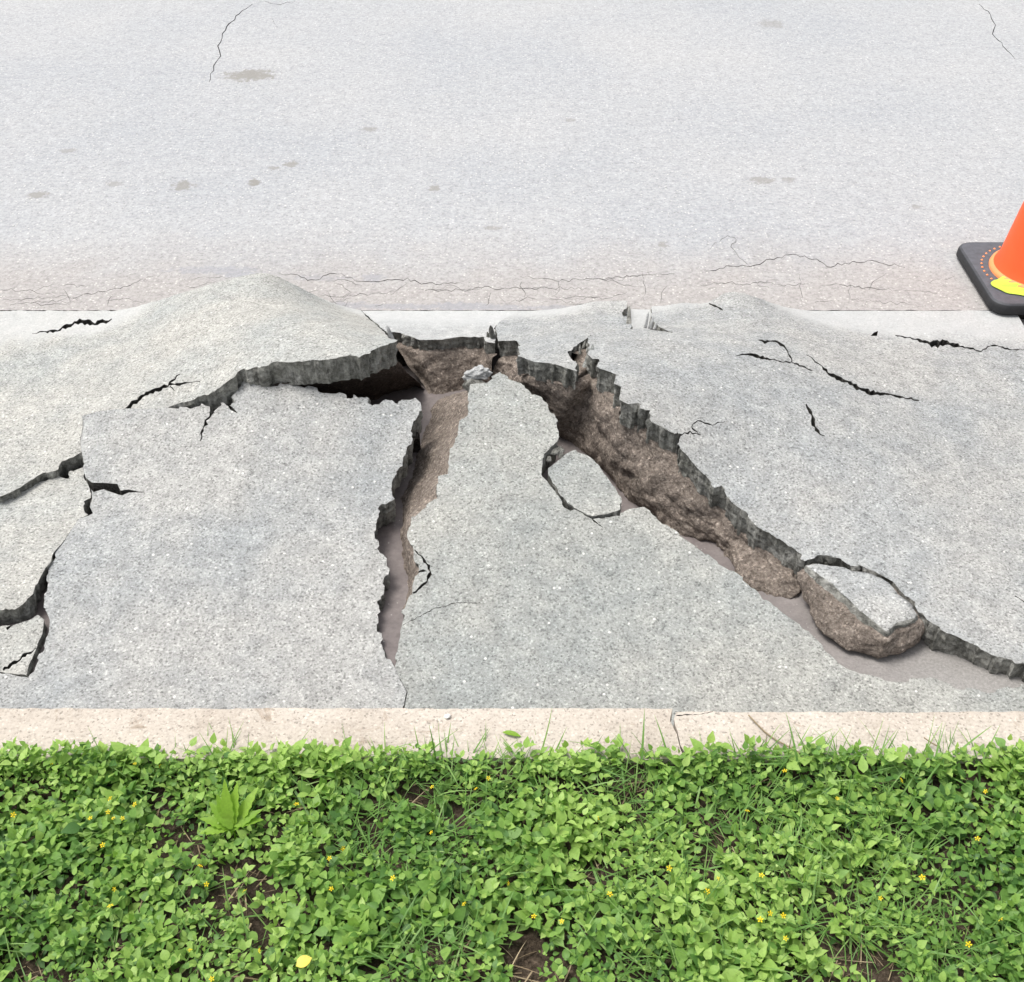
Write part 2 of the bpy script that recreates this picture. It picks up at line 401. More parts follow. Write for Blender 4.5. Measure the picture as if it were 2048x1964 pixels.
def kerb_mat():
    m, nt, b, _, L = new_mat('cream_kerb_concrete'); c = coord(nt)
    big = noise_n(nt, c, 6, 5, .65); base = ramp(nt, big.outputs[0], [(.33, (.40, .35, .297)), (.62, (.50, .45, .393))])
    g = noise_n(nt, c, 190, 4, .7); col = mul(nt, base, ramp(nt, g.outputs[0], [(.3, .68), (.5, 1.0), (.7, 1.15)]), .75)
    st = noise_n(nt, c, 18, 5, .7, 1.0); col = mul(nt, col, ramp(nt, st.outputs[0], [(.30, (.55, .48, .41)), (.42, (1, 1, 1))]), .8)
    v = voro(nt, c, 320); s = N(nt, 'SeparateColor'); L(v.outputs['Color'], s.inputs[0])
    col = mul(nt, col, ramp(nt, s.outputs[0], [(.0, .5), (.05, .65), (.1, 1.0), (.9, 1.0), (.97, 1.3)]), .8)
    L(col, b.inputs['Base Color']); b.inputs['Roughness'].default_value = .9; b.inputs['Specular IOR Level'].default_value = .2
    bump(nt, b, g.outputs[0], .35, .003); return m
M_KERB = kerb_mat()

# ------------------------------------------------------------------ setting: subgrade, road, silt, lawn
def sheet(name, x0, x1, y0, y1, nx, ny, zf, mat):
    xs = np.linspace(x0, x1, nx); ys = np.linspace(y0, y1, ny)
    V = [(x, y, zf(x, y)) for y in ys for x in xs]
    F = [(j*nx+i, j*nx+i+1, (j+1)*nx+i+1, (j+1)*nx+i) for j in range(ny-1) for i in range(nx-1)]
    o = mesh_obj(name, V, F, mat, smooth=True); return tag(o, kind='structure')
def xy3(px, py, z): x, y = at(px, py, z); return (x, y, z)
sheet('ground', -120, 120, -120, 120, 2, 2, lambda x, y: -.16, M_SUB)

hr = random.Random(5); hair = []
for _ in range(46):                      # fine crazing in the old strip beside the gutter
    x = hr.uniform(0, 1850); y = hr.uniform(556, 610); n = hr.randint(2, 4); p = [(x, y)]; up = hr.random() < .25
    for k in range(n): p.append((p[-1][0]+(hr.uniform(-10, 10) if up else hr.uniform(14, 34)), min(612, max(550, p[-1][1]+(hr.uniform(7, 14) if up else hr.gauss(0, 4))))))
    hair.append((p, hr.uniform(.9, 1.4)))
road_cracks = [crack_px(p, w*.6, random.Random(i), 3.0, 7) for i, (p, w) in enumerate([
    ([(505, 8), (478, 28), (450, 60), (438, 92), (440, 112), (425, 140), (418, 165)], 2.6), ([(545, 38), (556, 55)], 1.4), ([(590, 2), (560, 10), (520, 3)], 1.4),
    ([(1958, 8), (1985, 35), (1992, 50), (1985, 68), (1998, 80), (2030, 118)], 2.4),
    ([(120, 600), (160, 592), (190, 585), (240, 575), (330, 545)], 1.5), ([(0, 578), (60, 582), (110, 592)], 1.3), ([(20, 610), (90, 602), (150, 604)], 1.4),
    ([(560, 548), (595, 552), (615, 560), (640, 556), (668, 546), (690, 552)], 2.0), ([(690, 555), (740, 566), (790, 560), (815, 558), (850, 568), (925, 567)], 2.0),
    ([(668, 568), (690, 574), (700, 585), (680, 600)], 1.4), ([(815, 566), (800, 578), (782, 590)], 1.2), ([(935, 578), (970, 575), (1010, 578), (1090, 575), (1180, 578)], 1.6),
    ([(1040, 553), (1110, 562), (1180, 558), (1290, 552), (1350, 548)], 1.5), ([(1118, 560), (1118, 578), (1108, 592)], 1.2), ([(1285, 545), (1290, 580), (1286, 608)], 1.1),
    ([(1400, 540), (1440, 538), (1460, 530), (1500, 533), (1540, 520), (1586, 508), (1640, 520), (1655, 534), (1690, 526), (1745, 522), (1810, 535)], 2.0), ([(1500, 533), (1475, 508), (1460, 494), (1475, 478), (1455, 470), (1415, 500)], 1.3),
    ([(1400, 570), (1450, 565), (1500, 568), (1560, 560)], 1.3), ([(1640, 572), (1680, 568), (1740, 578), (1800, 580)], 1.5), ([(1738, 580), (1745, 565), (1780, 545)], 1.2), ([(1600, 548), (1602, 580), (1605, 612)], 1.1),
    ([(1700, 598), (1780, 605), (1850, 612)], 1.2), ([(1860, 565), (1910, 552)], 1.6), ([(330, 570), (350, 590)], 1.0), ([(430, 575), (480, 563)], 1.0)] + hair)]
v_, f_, m_, s_ = plate(Flat(0.0), [(0, [('w', -60, ROAD_Y+.001), ('w', -2.4, ROAD_Y+.001)]), (.0012, [('w', -2.39, ROAD_Y+.001)]), (0, [('w', 2.39, ROAD_Y+.001), ('w', 60, ROAD_Y+.001), ('w', 60, 40), ('w', -60, 40)])],
                       road_cracks, thick=.03, grid=.06, relief=0, step=.012, gridbox=(-2.4, 2.5, 2.4, 5.6))
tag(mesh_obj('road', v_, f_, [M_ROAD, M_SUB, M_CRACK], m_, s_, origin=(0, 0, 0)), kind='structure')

# silt: low wet layer seen in the open gaps
mudc = Height([(870, 800, -.05), (760, 800, -.05), (820, 1000, -.03), (780, 1150, -.015), (770, 1250, -.008), (789, 1340, -.004), (1000, 800, -.05), (1200, 950, -.045),
               (1430, 1100, -.035), (1580, 1220, -.02), (1760, 1345, -.008), (1900, 1340, -.008), (2048, 1362, -.006), (1900, 1375, -.004), (1600, 1150, -.02), ('w', -.3, 2.3, -.06), ('w', 0, 2.35, -.06), ('w', .9, 1.6, -.03), (2200, 1400, -.006)])
def region(name, H, pts, mat, grid=.02, relief=.0015):
    v, f, m, s = plate(H, [(.001, pts)], (), thick=.05, grid=grid, relief=relief, step=.01)
    return tag(mesh_obj(name, v, f, [mat, mat, mat], m, s), kind='structure')
region('wet_silt', mudc, [(440, 770), (600, 690), (760, 660), (1000, 690), (1180, 760), (1420, 960), (1620, 1080), (1860, 1210), (2200, 1330), (2200, 1392), (1980, 1392), (1900, 1382), (1800, 1372), (1700, 1352), (1560, 1240),
       (1300, 1080), (1100, 1010), (960, 960), (880, 1100), (835, 1200), (806, 1330), (775, 1340), (745, 1250), (720, 1200), (735, 1050), (770, 930), (800, 870), (700, 850), (560, 810)], M_MUD)
region('wet_silt', Flat(-.012), [(-120, 1195), (100, 1170), (112, 1215), (100, 1300), (60, 1352), (40, 1300), (-120, 1300)], M_MUD)

sheet('joint_filler', -2.3, 6.0, ROAD_Y-.012, ROAD_Y+.006, 60, 2, lambda x, y: -.005, M_CE)
# ------------------------------------------------------------------ the broken slabs
def slab(label, H, outline, holes, mat, name='concrete_fragment', cat='concrete slab', group=None, **kw):
    v, f, m, s = plate(H, outline, holes, zmin=.0, **kw)
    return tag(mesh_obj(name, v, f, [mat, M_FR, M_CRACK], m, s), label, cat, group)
CR = lambda pts, w, wig=2.0: crack_px(pts, [q*.85 for q in w] if isinstance(w, list) else w, random, min(2.6, wig*1.5), 5, .35, 1.6)
J = ROAD_Y - .0012
def crest(px, py):                      # height that a slab reaches at its joint with the road
    v = (py-CY)/FPX; return CAM_H - J/((CP - v*SP)/(SP + v*CP))
KY = 1.178                              # joint with the kerb

sil_a = [(229, 622), (296, 607), (357, 588), (411, 573), (464, 557), (500, 549), (536, 547), (571, 561), (607, 579), (633, 588), (664, 605), (707, 617), (722, 621)]
HA = Height([(-300, 800, 0.0), ('w', -2.4, J, 0), ('w', -2.4, 1.7, 0), ('w', -1.1, J, 0), (0, 700, .012), (0, 800, .025), (0, 985, .03), (100, 950, .035), (160, 905, .05), (165, 835, .062), (250, 815, .08), (337, 813, .09), (430, 785, .125), (493, 738, .165),
             (600, 722, .195), (700, 711, .205), (790, 684, .195), (772, 667, .15), (753, 650, .09), (300, 700, .075), (500, 640, .15), (650, 650, .18)] + [('w', at(x, y, crest(x, y))[0], J, max(0, crest(x, y))) for x, y in sil_a[::2]])
left_top = [(0, 993), (26, 983), (57, 963), (86, 946), (115, 940), (123, 923), (135, 917), (147, 914), (163, 904)]
seam_ad = [(163, 904), (160, 880), (166, 850), (164, 832), (200, 822), (250, 817), (300, 818), (337, 814)]
a_near = [(337, 814), (361, 806), (386, 797), (429, 783), (454, 763), (475, 747), (493, 738), (518, 733), (550, 724), (586, 723), (618, 719), (654, 720), (679, 714), (698, 710), (717, 714), (738, 704), (763, 693), (789, 685), (795, 681)]
sil_xy = [('w', at(x, y, crest(x, y))[0], J) for x, y in sil_a]
slab('large pale slab heaved up at the road edge, left of the open hollow', HA,
     [(.002, [('w', -2.3, 1.9), (0, 993)] + left_top[1:]), (.0006, seam_ad), (.003, a_near), (.002, [(795, 681), (777, 677), (771, 667), (753, 650)]), (.0015, sil_xy[::-1]), (0, [('w', -2.3, J)])],
     [CR([(64, 667), (95, 665), (130, 655), (160, 643), (190, 646), (211, 643), (224, 638)], [1.5, 4, 8, 11, 9, 8, 2]),
      CR([(252, 818), (275, 800), (300, 786), (335, 770), (350, 758), (360, 749)], [6, 8, 8, 7, 5, 2]), CR([(338, 768), (365, 767), (400, 763)], [5, 5, 1.5], 1), CR([(340, 772), (350, 782)], [4, 1.5], .5)],
     M_CA, thick=.062, seed=3, lean=.1, side_amp=.006)

HD = Height([(163, 904, .05), (164, 832, .062), (250, 817, .08), (337, 814, .09), (430, 815, .095), (475, 790, .11), (507, 762, .13), (600, 772, .125), (700, 792, .115), (760, 806, .105), (838, 800, .10), (819, 888, .075), (784, 977, .045),
             (752, 1070, .036), (774, 1125, .03), (765, 1200, .02), (762, 1271, .01), (789, 1331, .002), (168, 952, .042), (184, 1026, .03), (108, 1107, .028), (92, 1176, .02), (98, 1242, .008), (60, 1354, 0.0), (300, 1100, .04), (500, 1000, .055), (500, 1250, .012),
             ('w', -.75, 1.18, 0), ('w', -.3, 1.18, 0), ('w', -1.5, 1.18, 0), ('w', -1.5, 1.4, 0)])
d_far = [(337, 816), (361, 811), (379, 813), (404, 806), (418, 815), (424, 825), (436, 815), (443, 803), (457, 811), (473, 804), (462, 794), (475, 779), (493, 762), (507, 760), (536, 767), (564, 769), (597, 772), (614, 774), (628, 779), (661, 787), (677, 787), (699, 794), (707, 789), (733, 801), (745, 808), (763, 808), (771, 802), (789, 804), (804, 798), (819, 799), (830, 796), (841, 805)]
d_right = [(841, 805), (841, 830), (829, 853), (819, 888), (807, 913), (806, 932), (790, 951), (784, 977), (787, 996), (762, 1012), (749, 1041), (752, 1070), (758, 1092), (774, 1114), (773, 1140), (766, 1172), (765, 1200), (751, 1207), (760, 1232), (762, 1271), (768, 1299), (787, 1331)]
d_left = [(57, 1356), (72, 1332), (86, 1300), (98, 1262), (99, 1240), (88, 1215), (92, 1176), (98, 1161), (98, 1136), (111, 1115), (109, 1105), (124, 1087), (158, 1038), (186, 1027), (180, 1014), (184, 996), (182, 975), (169, 952), (167, 932), (164, 906)]
slab('wide flat slab left of the narrow vertical crack, running down to the kerb', HD,
     [(.0006, seam_ad), (.0035, d_far), (.0035, d_right), (.001, [(789, 1333), (800, 1360), (812, 1385), ('w', -.185, KY)]), (0, [('w', -1.6, KY), ('w', -1.6, 1.33)]), (.002, [('w', -1.0, 1.335)] + d_left[:10]), (.0003, d_left[10:14]), (.0015, d_left[14:])],
     [[(172, 956), (184, 965), (212, 966), (235, 968), (241, 981), (258, 979), (275, 983), (292, 985), (275, 985), (258, 985), (244, 991), (224, 985), (207, 978), (187, 984), (176, 972)],
      CR([(425, 822), (412, 842), (405, 862), (400, 882)], [8, 7, 4, 1.5]), CR([(457, 811), (468, 820), (474, 826)], [6, 4, 1.5], 1)],
     M_CB, thick=.06, seed=5, lean=.12, side_amp=.006)

HG = Height([(0, 997, .008), (72, 966, .014), (135, 957, .02), (163, 934, .025), (170, 1003, .028), (184, 1026, .028), (108, 1107, .032), (76, 1164, .034), (49, 1205, .034), (0, 1222, .034), (-200, 1222, .03), (-200, 1010, .01), ('w', -1.9, 1.6, 0)])
slab('left fragment lifted at its curved lower edge, beside the wide flat slab', HG,
     [(.0025, [('w', -1.6, 1.80), (0, 997), (17, 994), (52, 981), (72, 967), (98, 957), (115, 953), (135, 958), (138, 943), (160, 936)]), (.0015, [(165, 934), (167, 953), (180, 976), (182, 995), (168, 1003), (169, 1014), (171, 1026)]), (.0003, [(176, 1029), (157, 1039), (123, 1087)]),
      (.002, [(107, 1106), (100, 1124), (86, 1144), (76, 1164), (69, 1187), (49, 1205), (29, 1219), (11, 1216), (0, 1222)]), (.002, [('w', -1.6, 1.43)])], (),
     M_CA, thick=.05, seed=8, lean=.15, side_amp=.004)
HH = Height([(0, 1250, .006), (75, 1232, .01), (60, 1340, .004), (0, 1340, .0), ('w', -1.6, 1.34, 0)])
slab('small triangular slab corner below the curved lifted edge at far left', HH,
     [(.002, [('w', -1.6, 1.42), (0, 1252), (23, 1250), (57, 1242), (75, 1231), (87, 1240), (84, 1268), (72, 1297), (60, 1330), (54, 1354)]), (.0008, [('w', -1.0, 1.338), ('w', -1.6, 1.333)])],
     [CR([(72, 1296), (50, 1312), (25, 1328), (6, 1340)], [3, 6, 7, 5], 1.5), CR([(13, 1258), (25, 1250)], [5, 2], .5)], M_CA, name='concrete_fragment', cat='concrete fragment', thick=.04, seed=9)

# pale gutter strip between the humps, its fragment further right
HE = Height([('w', -.45, J, 0.0), ('w', .15, J, 0.0), (790, 668, .05), (880, 679, .065), (967, 673, .06), (740, 632, .012), ('w', 0, 2.4, .02)])
slab('narrow pale strip along the road with a ragged front, above the hollow', HE,
     [(.003, [(787, 664), (805, 667), (822, 673), (837, 680), (880, 679), (900, 676), (924, 673), (967, 673), (974, 684)]), (.002, [(990, 686), (990, 655), (998, 643), (1036, 630)]), (.0004, [('w', at(1062, 620)[0], J), ('w', at(724, 620)[0], J)]), (.0015, [(727, 625), (756, 650), (774, 666)])], (),
     M_CE, thick=.035, seed=12, side_amp=.006, lean=.05)
slab('tiny pale strip showing in the notch behind the splinters', Flat(.004), [(.001, [(1240, 668), (1330, 668), (1320, 640)]), (.0004, [('w', at(1312, 621)[0], J), ('w', at(1248, 621)[0], J)])], (), M_CE, name='concrete_fragment', cat='concrete fragment', thick=.04, seed=13)

sil_f = [(1036, 630), (1059, 622), (1133, 615), (1186, 604), (1255, 602)]
HF = Height([(997, 683, .085), (1039, 714, .15), (1096, 725, .165), (1150, 741, .17), (1174, 676, .12), (1000, 645, .04), (1257, 657, .075), (1260, 630, .045), (1100, 670, .095)] + [('w', at(x, y, max(0, crest(x, y)))[0], J, max(0, crest(x, y))) for x, y in sil_f])
f_near = [(996, 682), (1031, 680), (1039, 686), (1039, 714), (1069, 723), (1096, 725), (1125, 735), (1151, 742), (1153, 728), (1141, 717), (1138, 704), (1157, 688), (1174, 676)]
slab('grey wedge of slab between the hollow and the splintered notch', HF,
     [(.003, f_near), (.001, [(1180, 671), (1229, 664), (1257, 660)]), (.002, [(1264, 653), (1258, 637), (1245, 627), (1254, 611)]), (.0015, [('w', at(x, y, max(0, crest(x, y)))[0], J) for x, y in sil_f[::-1]]), (.0015, [(1000, 643), (992, 655)])], (),
     M_CB, thick=.05, seed=14, side_amp=.006, lean=.05)

sil_b = [(1303, 613), (1372, 606), (1417, 605), (1450, 586), (1475, 584), (1505, 592), (1564, 612), (1590, 618)]
HB = Height([(1180, 690, .15), (1195, 735, .18), (1240, 775, .185), (1300, 822, .165), (1354, 870, .14), (1388, 927, .115), (1428, 975, .09), (1490, 1025, .075), (1567, 1087, .06), (1609, 1121, .053), (1701, 1137, .053), (1785, 1163, .052), (1838, 1224, .045), (1895, 1266, .042), (1983, 1312, .036), (2048, 1324, .034),
             (2200, 1380, .03), (2048, 1000, .02), (2300, 1000, .01), (1700, 900, .085), (1830, 800, .05), (2048, 700, .005), (1500, 710, .12), (1420, 690, .125), (1346, 664, .105), (1266, 658, .095), (1186, 668, .13), (1310, 642, .05), (1750, 670, .02), (1900, 650, .003),
             ('w', 2.6, J, 0), ('w', 2.6, 1.3, .0), ('w', 1.3, J, 0.0), ('w', 1.0, J, .0)] + [('w', at(x, y, max(0, crest(x, y)))[0], J, max(0, crest(x, y))) for x, y in sil_b])
b_left = [(1176, 675), (1181, 693), (1175, 708), (1184, 717), (1198, 718), (1196, 737), (1235, 750), (1231, 770), (1242, 775), (1239, 799), (1255, 807), (1278, 806), (1279, 817), (1300, 820), (1295, 839), (1319, 850), (1354, 866), (1359, 872), (1353, 888), (1367, 903), (1388, 927), (1410, 951), (1428, 975), (1443, 970), (1453, 982), (1462, 1003), (1491, 1024), (1514, 1049), (1540, 1068), (1567, 1087), (1609, 1121)]
b_low = [(1617, 1119), (1643, 1110), (1682, 1117), (1701, 1134), (1720, 1130), (1750, 1141), (1785, 1162), (1808, 1193), (1830, 1204), (1838, 1224), (1853, 1240), (1895, 1266), (1934, 1285), (1983, 1312), (2025, 1324), (2048, 1326), (2110, 1350), (2200, 1380)]
slab('huge tilted slab filling the right side, soil bank exposed along its broken edge', HB,
     [(.0032, b_left), (.0025, b_low), (0, [('w', 1.45, 1.25), ('w', 1.45, 2.0), ('w', at(2052, 662)[0], at(2052, 662)[1]), ('w', at(2031, 622)[0], J)]), (.0012, [('w', at(x, y, max(0, crest(x, y)))[0], J) for x, y in sil_b[::-1]]),
      (.002, [(1304, 640), (1320, 655), (1346, 666), (1314, 661), (1282, 656), (1266, 658), (1229, 662), (1186, 668)])],
     [CR([(1359, 870), (1380, 864), (1396, 869), (1382, 853), (1396, 842), (1425, 850), (1450, 843)], [5, 3, 2.5, 2.5, 2.5, 2.5, 1.2], 1.5), CR([(1395, 868), (1402, 870)], [3, 1], .5),
      CR([(1472, 711), (1490, 708), (1505, 710), (1535, 717)], [1.5, 3, 6, 7], 1), CR([(1517, 680), (1530, 684), (1545, 681), (1562, 688), (1572, 698), (1580, 712), (1584, 725)], [2, 5, 2.5, 5, 4, 5, 2], 1), CR([(1535, 717), (1560, 723), (1584, 725), (1625, 742)], [2.5, 2, 3, 2], 1),
      CR([(1613, 710), (1640, 730), (1660, 748), (1690, 763), (1720, 778), (1750, 788), (1790, 791), (1838, 801)], [2, 5, 7, 7, 8, 9, 5, 2], 1.2),
      CR([(1612, 808), (1622, 825), (1627, 850), (1640, 868), (1650, 872)], [2, 7, 8, 6, 2], 1.2),
      [(1741, 672), (1748, 665), (1756, 662), (1754, 672)],
      CR([(1790, 670), (1820, 676), (1845, 682), (1870, 688), (1900, 686), (1930, 696), (1962, 702), (1975, 694), (1990, 691), (2025, 699), (2056, 698)], [1.5, 4, 8, 13, 10, 4, 3, 3, 2.5, 2.5, 2], 1.2),
      CR([(1418, 607), (1430, 612), (1446, 621)], [4, 6, 2], .6), CR([(2030, 1192), (2048, 1204), (2058, 1208)], [2, 4, 2], .6), CR([(1470, 752), (1480, 762)], 2)],
     M_CB, thick=.062, seed=21, side_amp=.007, lean=.04, step=.004)

HC = Height([(1000, 744, .125), (942, 770, .118), (935, 820, .112), (912, 872, .10), (897, 940, .088), (842, 1018, .064), (820, 1060, .055), (833, 1137, .042), (813, 1207, .026), (794, 1303, .006), (789, 1331, .002), (1064, 789, .118), (1113, 839, .105), (1117, 870, .10), (1085, 930, .09), (1130, 1010, .078), (1240, 1028, .072), (1342, 1056, .06), (1433, 1125, .045),
             (1529, 1198, .03), (1613, 1262, .018), (1700, 1325, .008), (1777, 1362, .002), (1911, 1370, .001), (2048, 1366, .001), (2200, 1400, 0), (1000, 1000, .085), (1200, 1200, .03), ('w', -.2, KY, 0), ('w', .3, KY, 0), ('w', .8, KY, 0), ('w', 1.4, KY, 0)])
c_left = [(1000, 743), (990, 752), (975, 764), (942, 769), (938, 785), (934, 808), (938, 823), (922, 842), (913, 871), (900, 897), (896, 920), (897, 948), (877, 952), (873, 996), (842, 1018), (822, 1034), (819, 1073), (827, 1098), (833, 1137), (829, 1156), (822, 1188), (813, 1207), (803, 1248), (795, 1303), (790, 1331)]
c_right = [(1720, 1347), (1682, 1331), (1655, 1305), (1630, 1278), (1608, 1256), (1582, 1240), (1552, 1217), (1529, 1198), (1502, 1171), (1472, 1148), (1433, 1125), (1380, 1083), (1342, 1056), (1324, 1047), (1298, 1023), (1282, 1013), (1266, 1015), (1241, 1026), (1239, 1032), (1184, 1039), (1160, 1027), (1130, 1014), (1112, 986), (1083, 948), (1085, 930), (1087, 908), (1100, 893), (1114, 882), (1117, 868), (1113, 839), (1101, 820), (1096, 807), (1080, 794), (1064, 789), (1050, 770), (1016, 757)]
slab('pointed central slab rising from the kerb between the two main cracks', HC,
     [(.0028, c_left), (.001, [(791, 1335), (802, 1360), (814, 1385), ('w', -.183, KY)]), (0, [('w', 1.45, KY), ('w', 1.45, 1.235)]), (.0025, [(2200, 1402), (2048, 1368), (1980, 1384), (1911, 1372), (1865, 1356), (1790, 1362)]), (.0025, c_right)],
     [CR([(829, 1100), (842, 1112), (854, 1126), (861, 1143), (857, 1158), (845, 1172), (826, 1186)], [3, 4, 6, 6, 6, 5, 3], 1.2), CR([(834, 1146), (846, 1141), (853, 1142)], [6, 5, 2], .6), CR([(806, 1250), (830, 1237), (870, 1217), (915, 1206), (960, 1204)], [1.5, 1.5, 1.6, 1.3, 1], 1),
      CR([(1184, 1037), (1196, 1048), (1206, 1054)], [5, 3, 1.5], .8)],
     M_CC, thick=.055, seed=23, side_amp=.004, lean=.10)
HP = Height([(1128, 903, .096), (1170, 908, .09), (1242, 1000, .075), (1184, 1034, .076), (1098, 935, .088), (1133, 1007, .078)])
slab('loose flat piece broken off the right flank of the pointed central slab', HP,
     [(.002, [(1131, 908), (1151, 901), (1170, 908), (1197, 930), (1229, 972), (1242, 999), (1241, 1020), (1205, 1028), (1184, 1032), (1160, 1020), (1134, 1006), (1116, 980), (1096, 948), (1096, 936), (1108, 927), (1122, 918)])], (),
     M_CC, name='concrete_fragment', cat='concrete fragment', thick=.05, seed=25, side_amp=.004)
# plain gutter slabs going on outside the frame
for sx, lab in ((-1, 'plain concrete gutter slab continuing past the left edge'), (1, 'plain concrete gutter slab continuing past the right edge')):
    x0, x1 = (-6.0, -2.31) if sx < 0 else (1.46, 6.0)
    tag(mesh_obj('gutter_pavement_piece', *plate(Flat(-.004), [(0, [('w', x0, KY), ('w', x1, KY), ('w', x1, J), ('w', x0, J)])], (), thick=.1, grid=.2, relief=0, step=.2)[:2], [M_CB]), lab, 'concrete slab')
tag(mesh_obj('gutter_pavement_piece', *plate(Flat(-.004), [(0, [('w', -2.305, KY), ('w', -1.605, KY), ('w', -1.605, 1.9), ('w', -2.305, 1.9)])], (), thick=.1, grid=.2, relief=0, step=.2)[:2], [M_CB]), 'plain concrete slab beside the kerb past the left fragments', 'concrete slab')

region('asphalt_patch', Flat(-.022), [('w', 1.24, 2.488), ('w', 1.458, 2.488), ('w', 1.458, 1.95), ('w', 1.40, 1.95)], M_ROAD)
# ------------------------------------------------------------------ earth faces under the slabs
def on(H, px, py, dz): x, y = H.hit(px, py); return (x, y, float(H((x, y))[0]) - dz)
def onm(px, py):
    x, y = mudc.hit(px, py); return (x, y, float(mudc((x, y))[0]) - .006)
pf = [((1000, 683), (978, 764)), ((1031, 682), (1020, 806)), ((1045, 718), (1042, 822)), ((1096, 725), (1085, 852)), ((1145, 738), (1120, 876))]
pb = [((1185, 718), (1150, 892)), ((1230, 752), (1190, 922)), ((1242, 785), (1225, 960)), ((1290, 822), (1262, 1000)), ((1315, 850), (1300, 1030)), ((1352, 880), (1330, 1052)), ((1388, 928), (1362, 1072)), ((1425, 974), (1395, 1082)),
      ((1446, 985), (1414, 1083)), ((1462, 1004), (1436, 1082)), ((1490, 1026), (1452, 1108)), ((1514, 1050), (1472, 1145)), ((1567, 1088), (1507, 1186)), ((1596, 1112), (1545, 1206)), ((1610, 1123), (1575, 1198)), ((1640, 1112), (1600, 1170)), ((1690, 1125), (1640, 1150))]
EARTH = []
EARTH.append(bank('soil_bank', [(on(HF, *a, .044), onm(*b)) for a, b in pf] + [(on(HB, *a, .052), onm(*b)) for a, b in pb], M_SOIL, rows=34, amp=.014, bulge=.012))
tag(EARTH[-1], 'rough brown soil bank exposed under the huge right slab', 'soil bank')
EARTH.append(bank('soil_bank', [(on(HE, *a, .034), onm(*b)) for a, b in [((790, 668), (862, 792)), ((800, 670), (868, 791)), ((837, 682), (873, 793)), ((880, 681), (895, 788)), ((924, 675), (915, 784)), ((967, 675), (942, 778)), ((985, 690), (975, 775))]], M_SOIL, rows=26, amp=.008, back=.015))
tag(EARTH[-1], 'brown soil face under the narrow pale strip', 'soil bank')
EARTH.append(bank('soil_bank', [(on(HC, *a, .012), onm(*b)) for a, b in [((985, 756), (955, 778)), ((944, 771), (905, 786)), ((936, 800), (870, 794)), ((936, 822), (858, 812)), ((922, 843), (856, 842)), ((913, 871), (842, 866)), ((899, 900), (832, 905)), ((896, 940), (822, 942)), ((875, 965), (812, 966)),
      ((872, 996), (802, 990)), ((842, 1019), (800, 1030)), ((822, 1036), (800, 1060)), ((820, 1073), (800, 1105)), ((828, 1098), (804, 1128)), ((833, 1137), (810, 1150)), ((829, 1157), (814, 1176)), ((820, 1190), (812, 1196)), ((813, 1207), (808, 1216))]], M_SOIL, rows=22, amp=.007, back=.10))
tag(EARTH[-1], 'sandy soil slope under the left flank of the pointed central slab', 'soil bank')
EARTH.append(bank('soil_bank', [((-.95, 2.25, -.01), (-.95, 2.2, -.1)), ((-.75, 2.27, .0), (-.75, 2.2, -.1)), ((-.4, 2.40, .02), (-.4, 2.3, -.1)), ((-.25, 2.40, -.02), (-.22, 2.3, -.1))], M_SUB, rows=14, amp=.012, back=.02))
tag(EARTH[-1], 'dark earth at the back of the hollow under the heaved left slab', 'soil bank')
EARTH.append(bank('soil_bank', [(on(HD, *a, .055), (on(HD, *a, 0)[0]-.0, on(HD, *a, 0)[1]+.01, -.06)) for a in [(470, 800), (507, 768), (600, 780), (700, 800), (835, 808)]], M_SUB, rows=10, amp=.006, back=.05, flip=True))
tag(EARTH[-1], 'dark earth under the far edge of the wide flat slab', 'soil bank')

M_SHADE_EARTH = soil('shade_dark_earth', (.035, .027, .022), (.085, .066, .054), (.15, .12, .10))  # brown soil darkened in its colour to stand for shadow under the slab
EARTH.append(bank('soil_bank', [(on(HA, *a, .056), onm(*b)) for a, b in [((455, 760), (480, 800)), ((520, 728), (560, 815)), ((590, 718), (640, 815)), ((650, 714), (700, 806)), ((700, 705), (745, 797)), ((740, 698), (790, 783)), ((778, 684), (836, 771)), ((788, 676), (856, 778))]], M_SHADE_EARTH, rows=22, amp=.012, back=.1))
tag(EARTH[-1], 'dark undercut earth in the shade of the heaved left slab', 'soil bank')

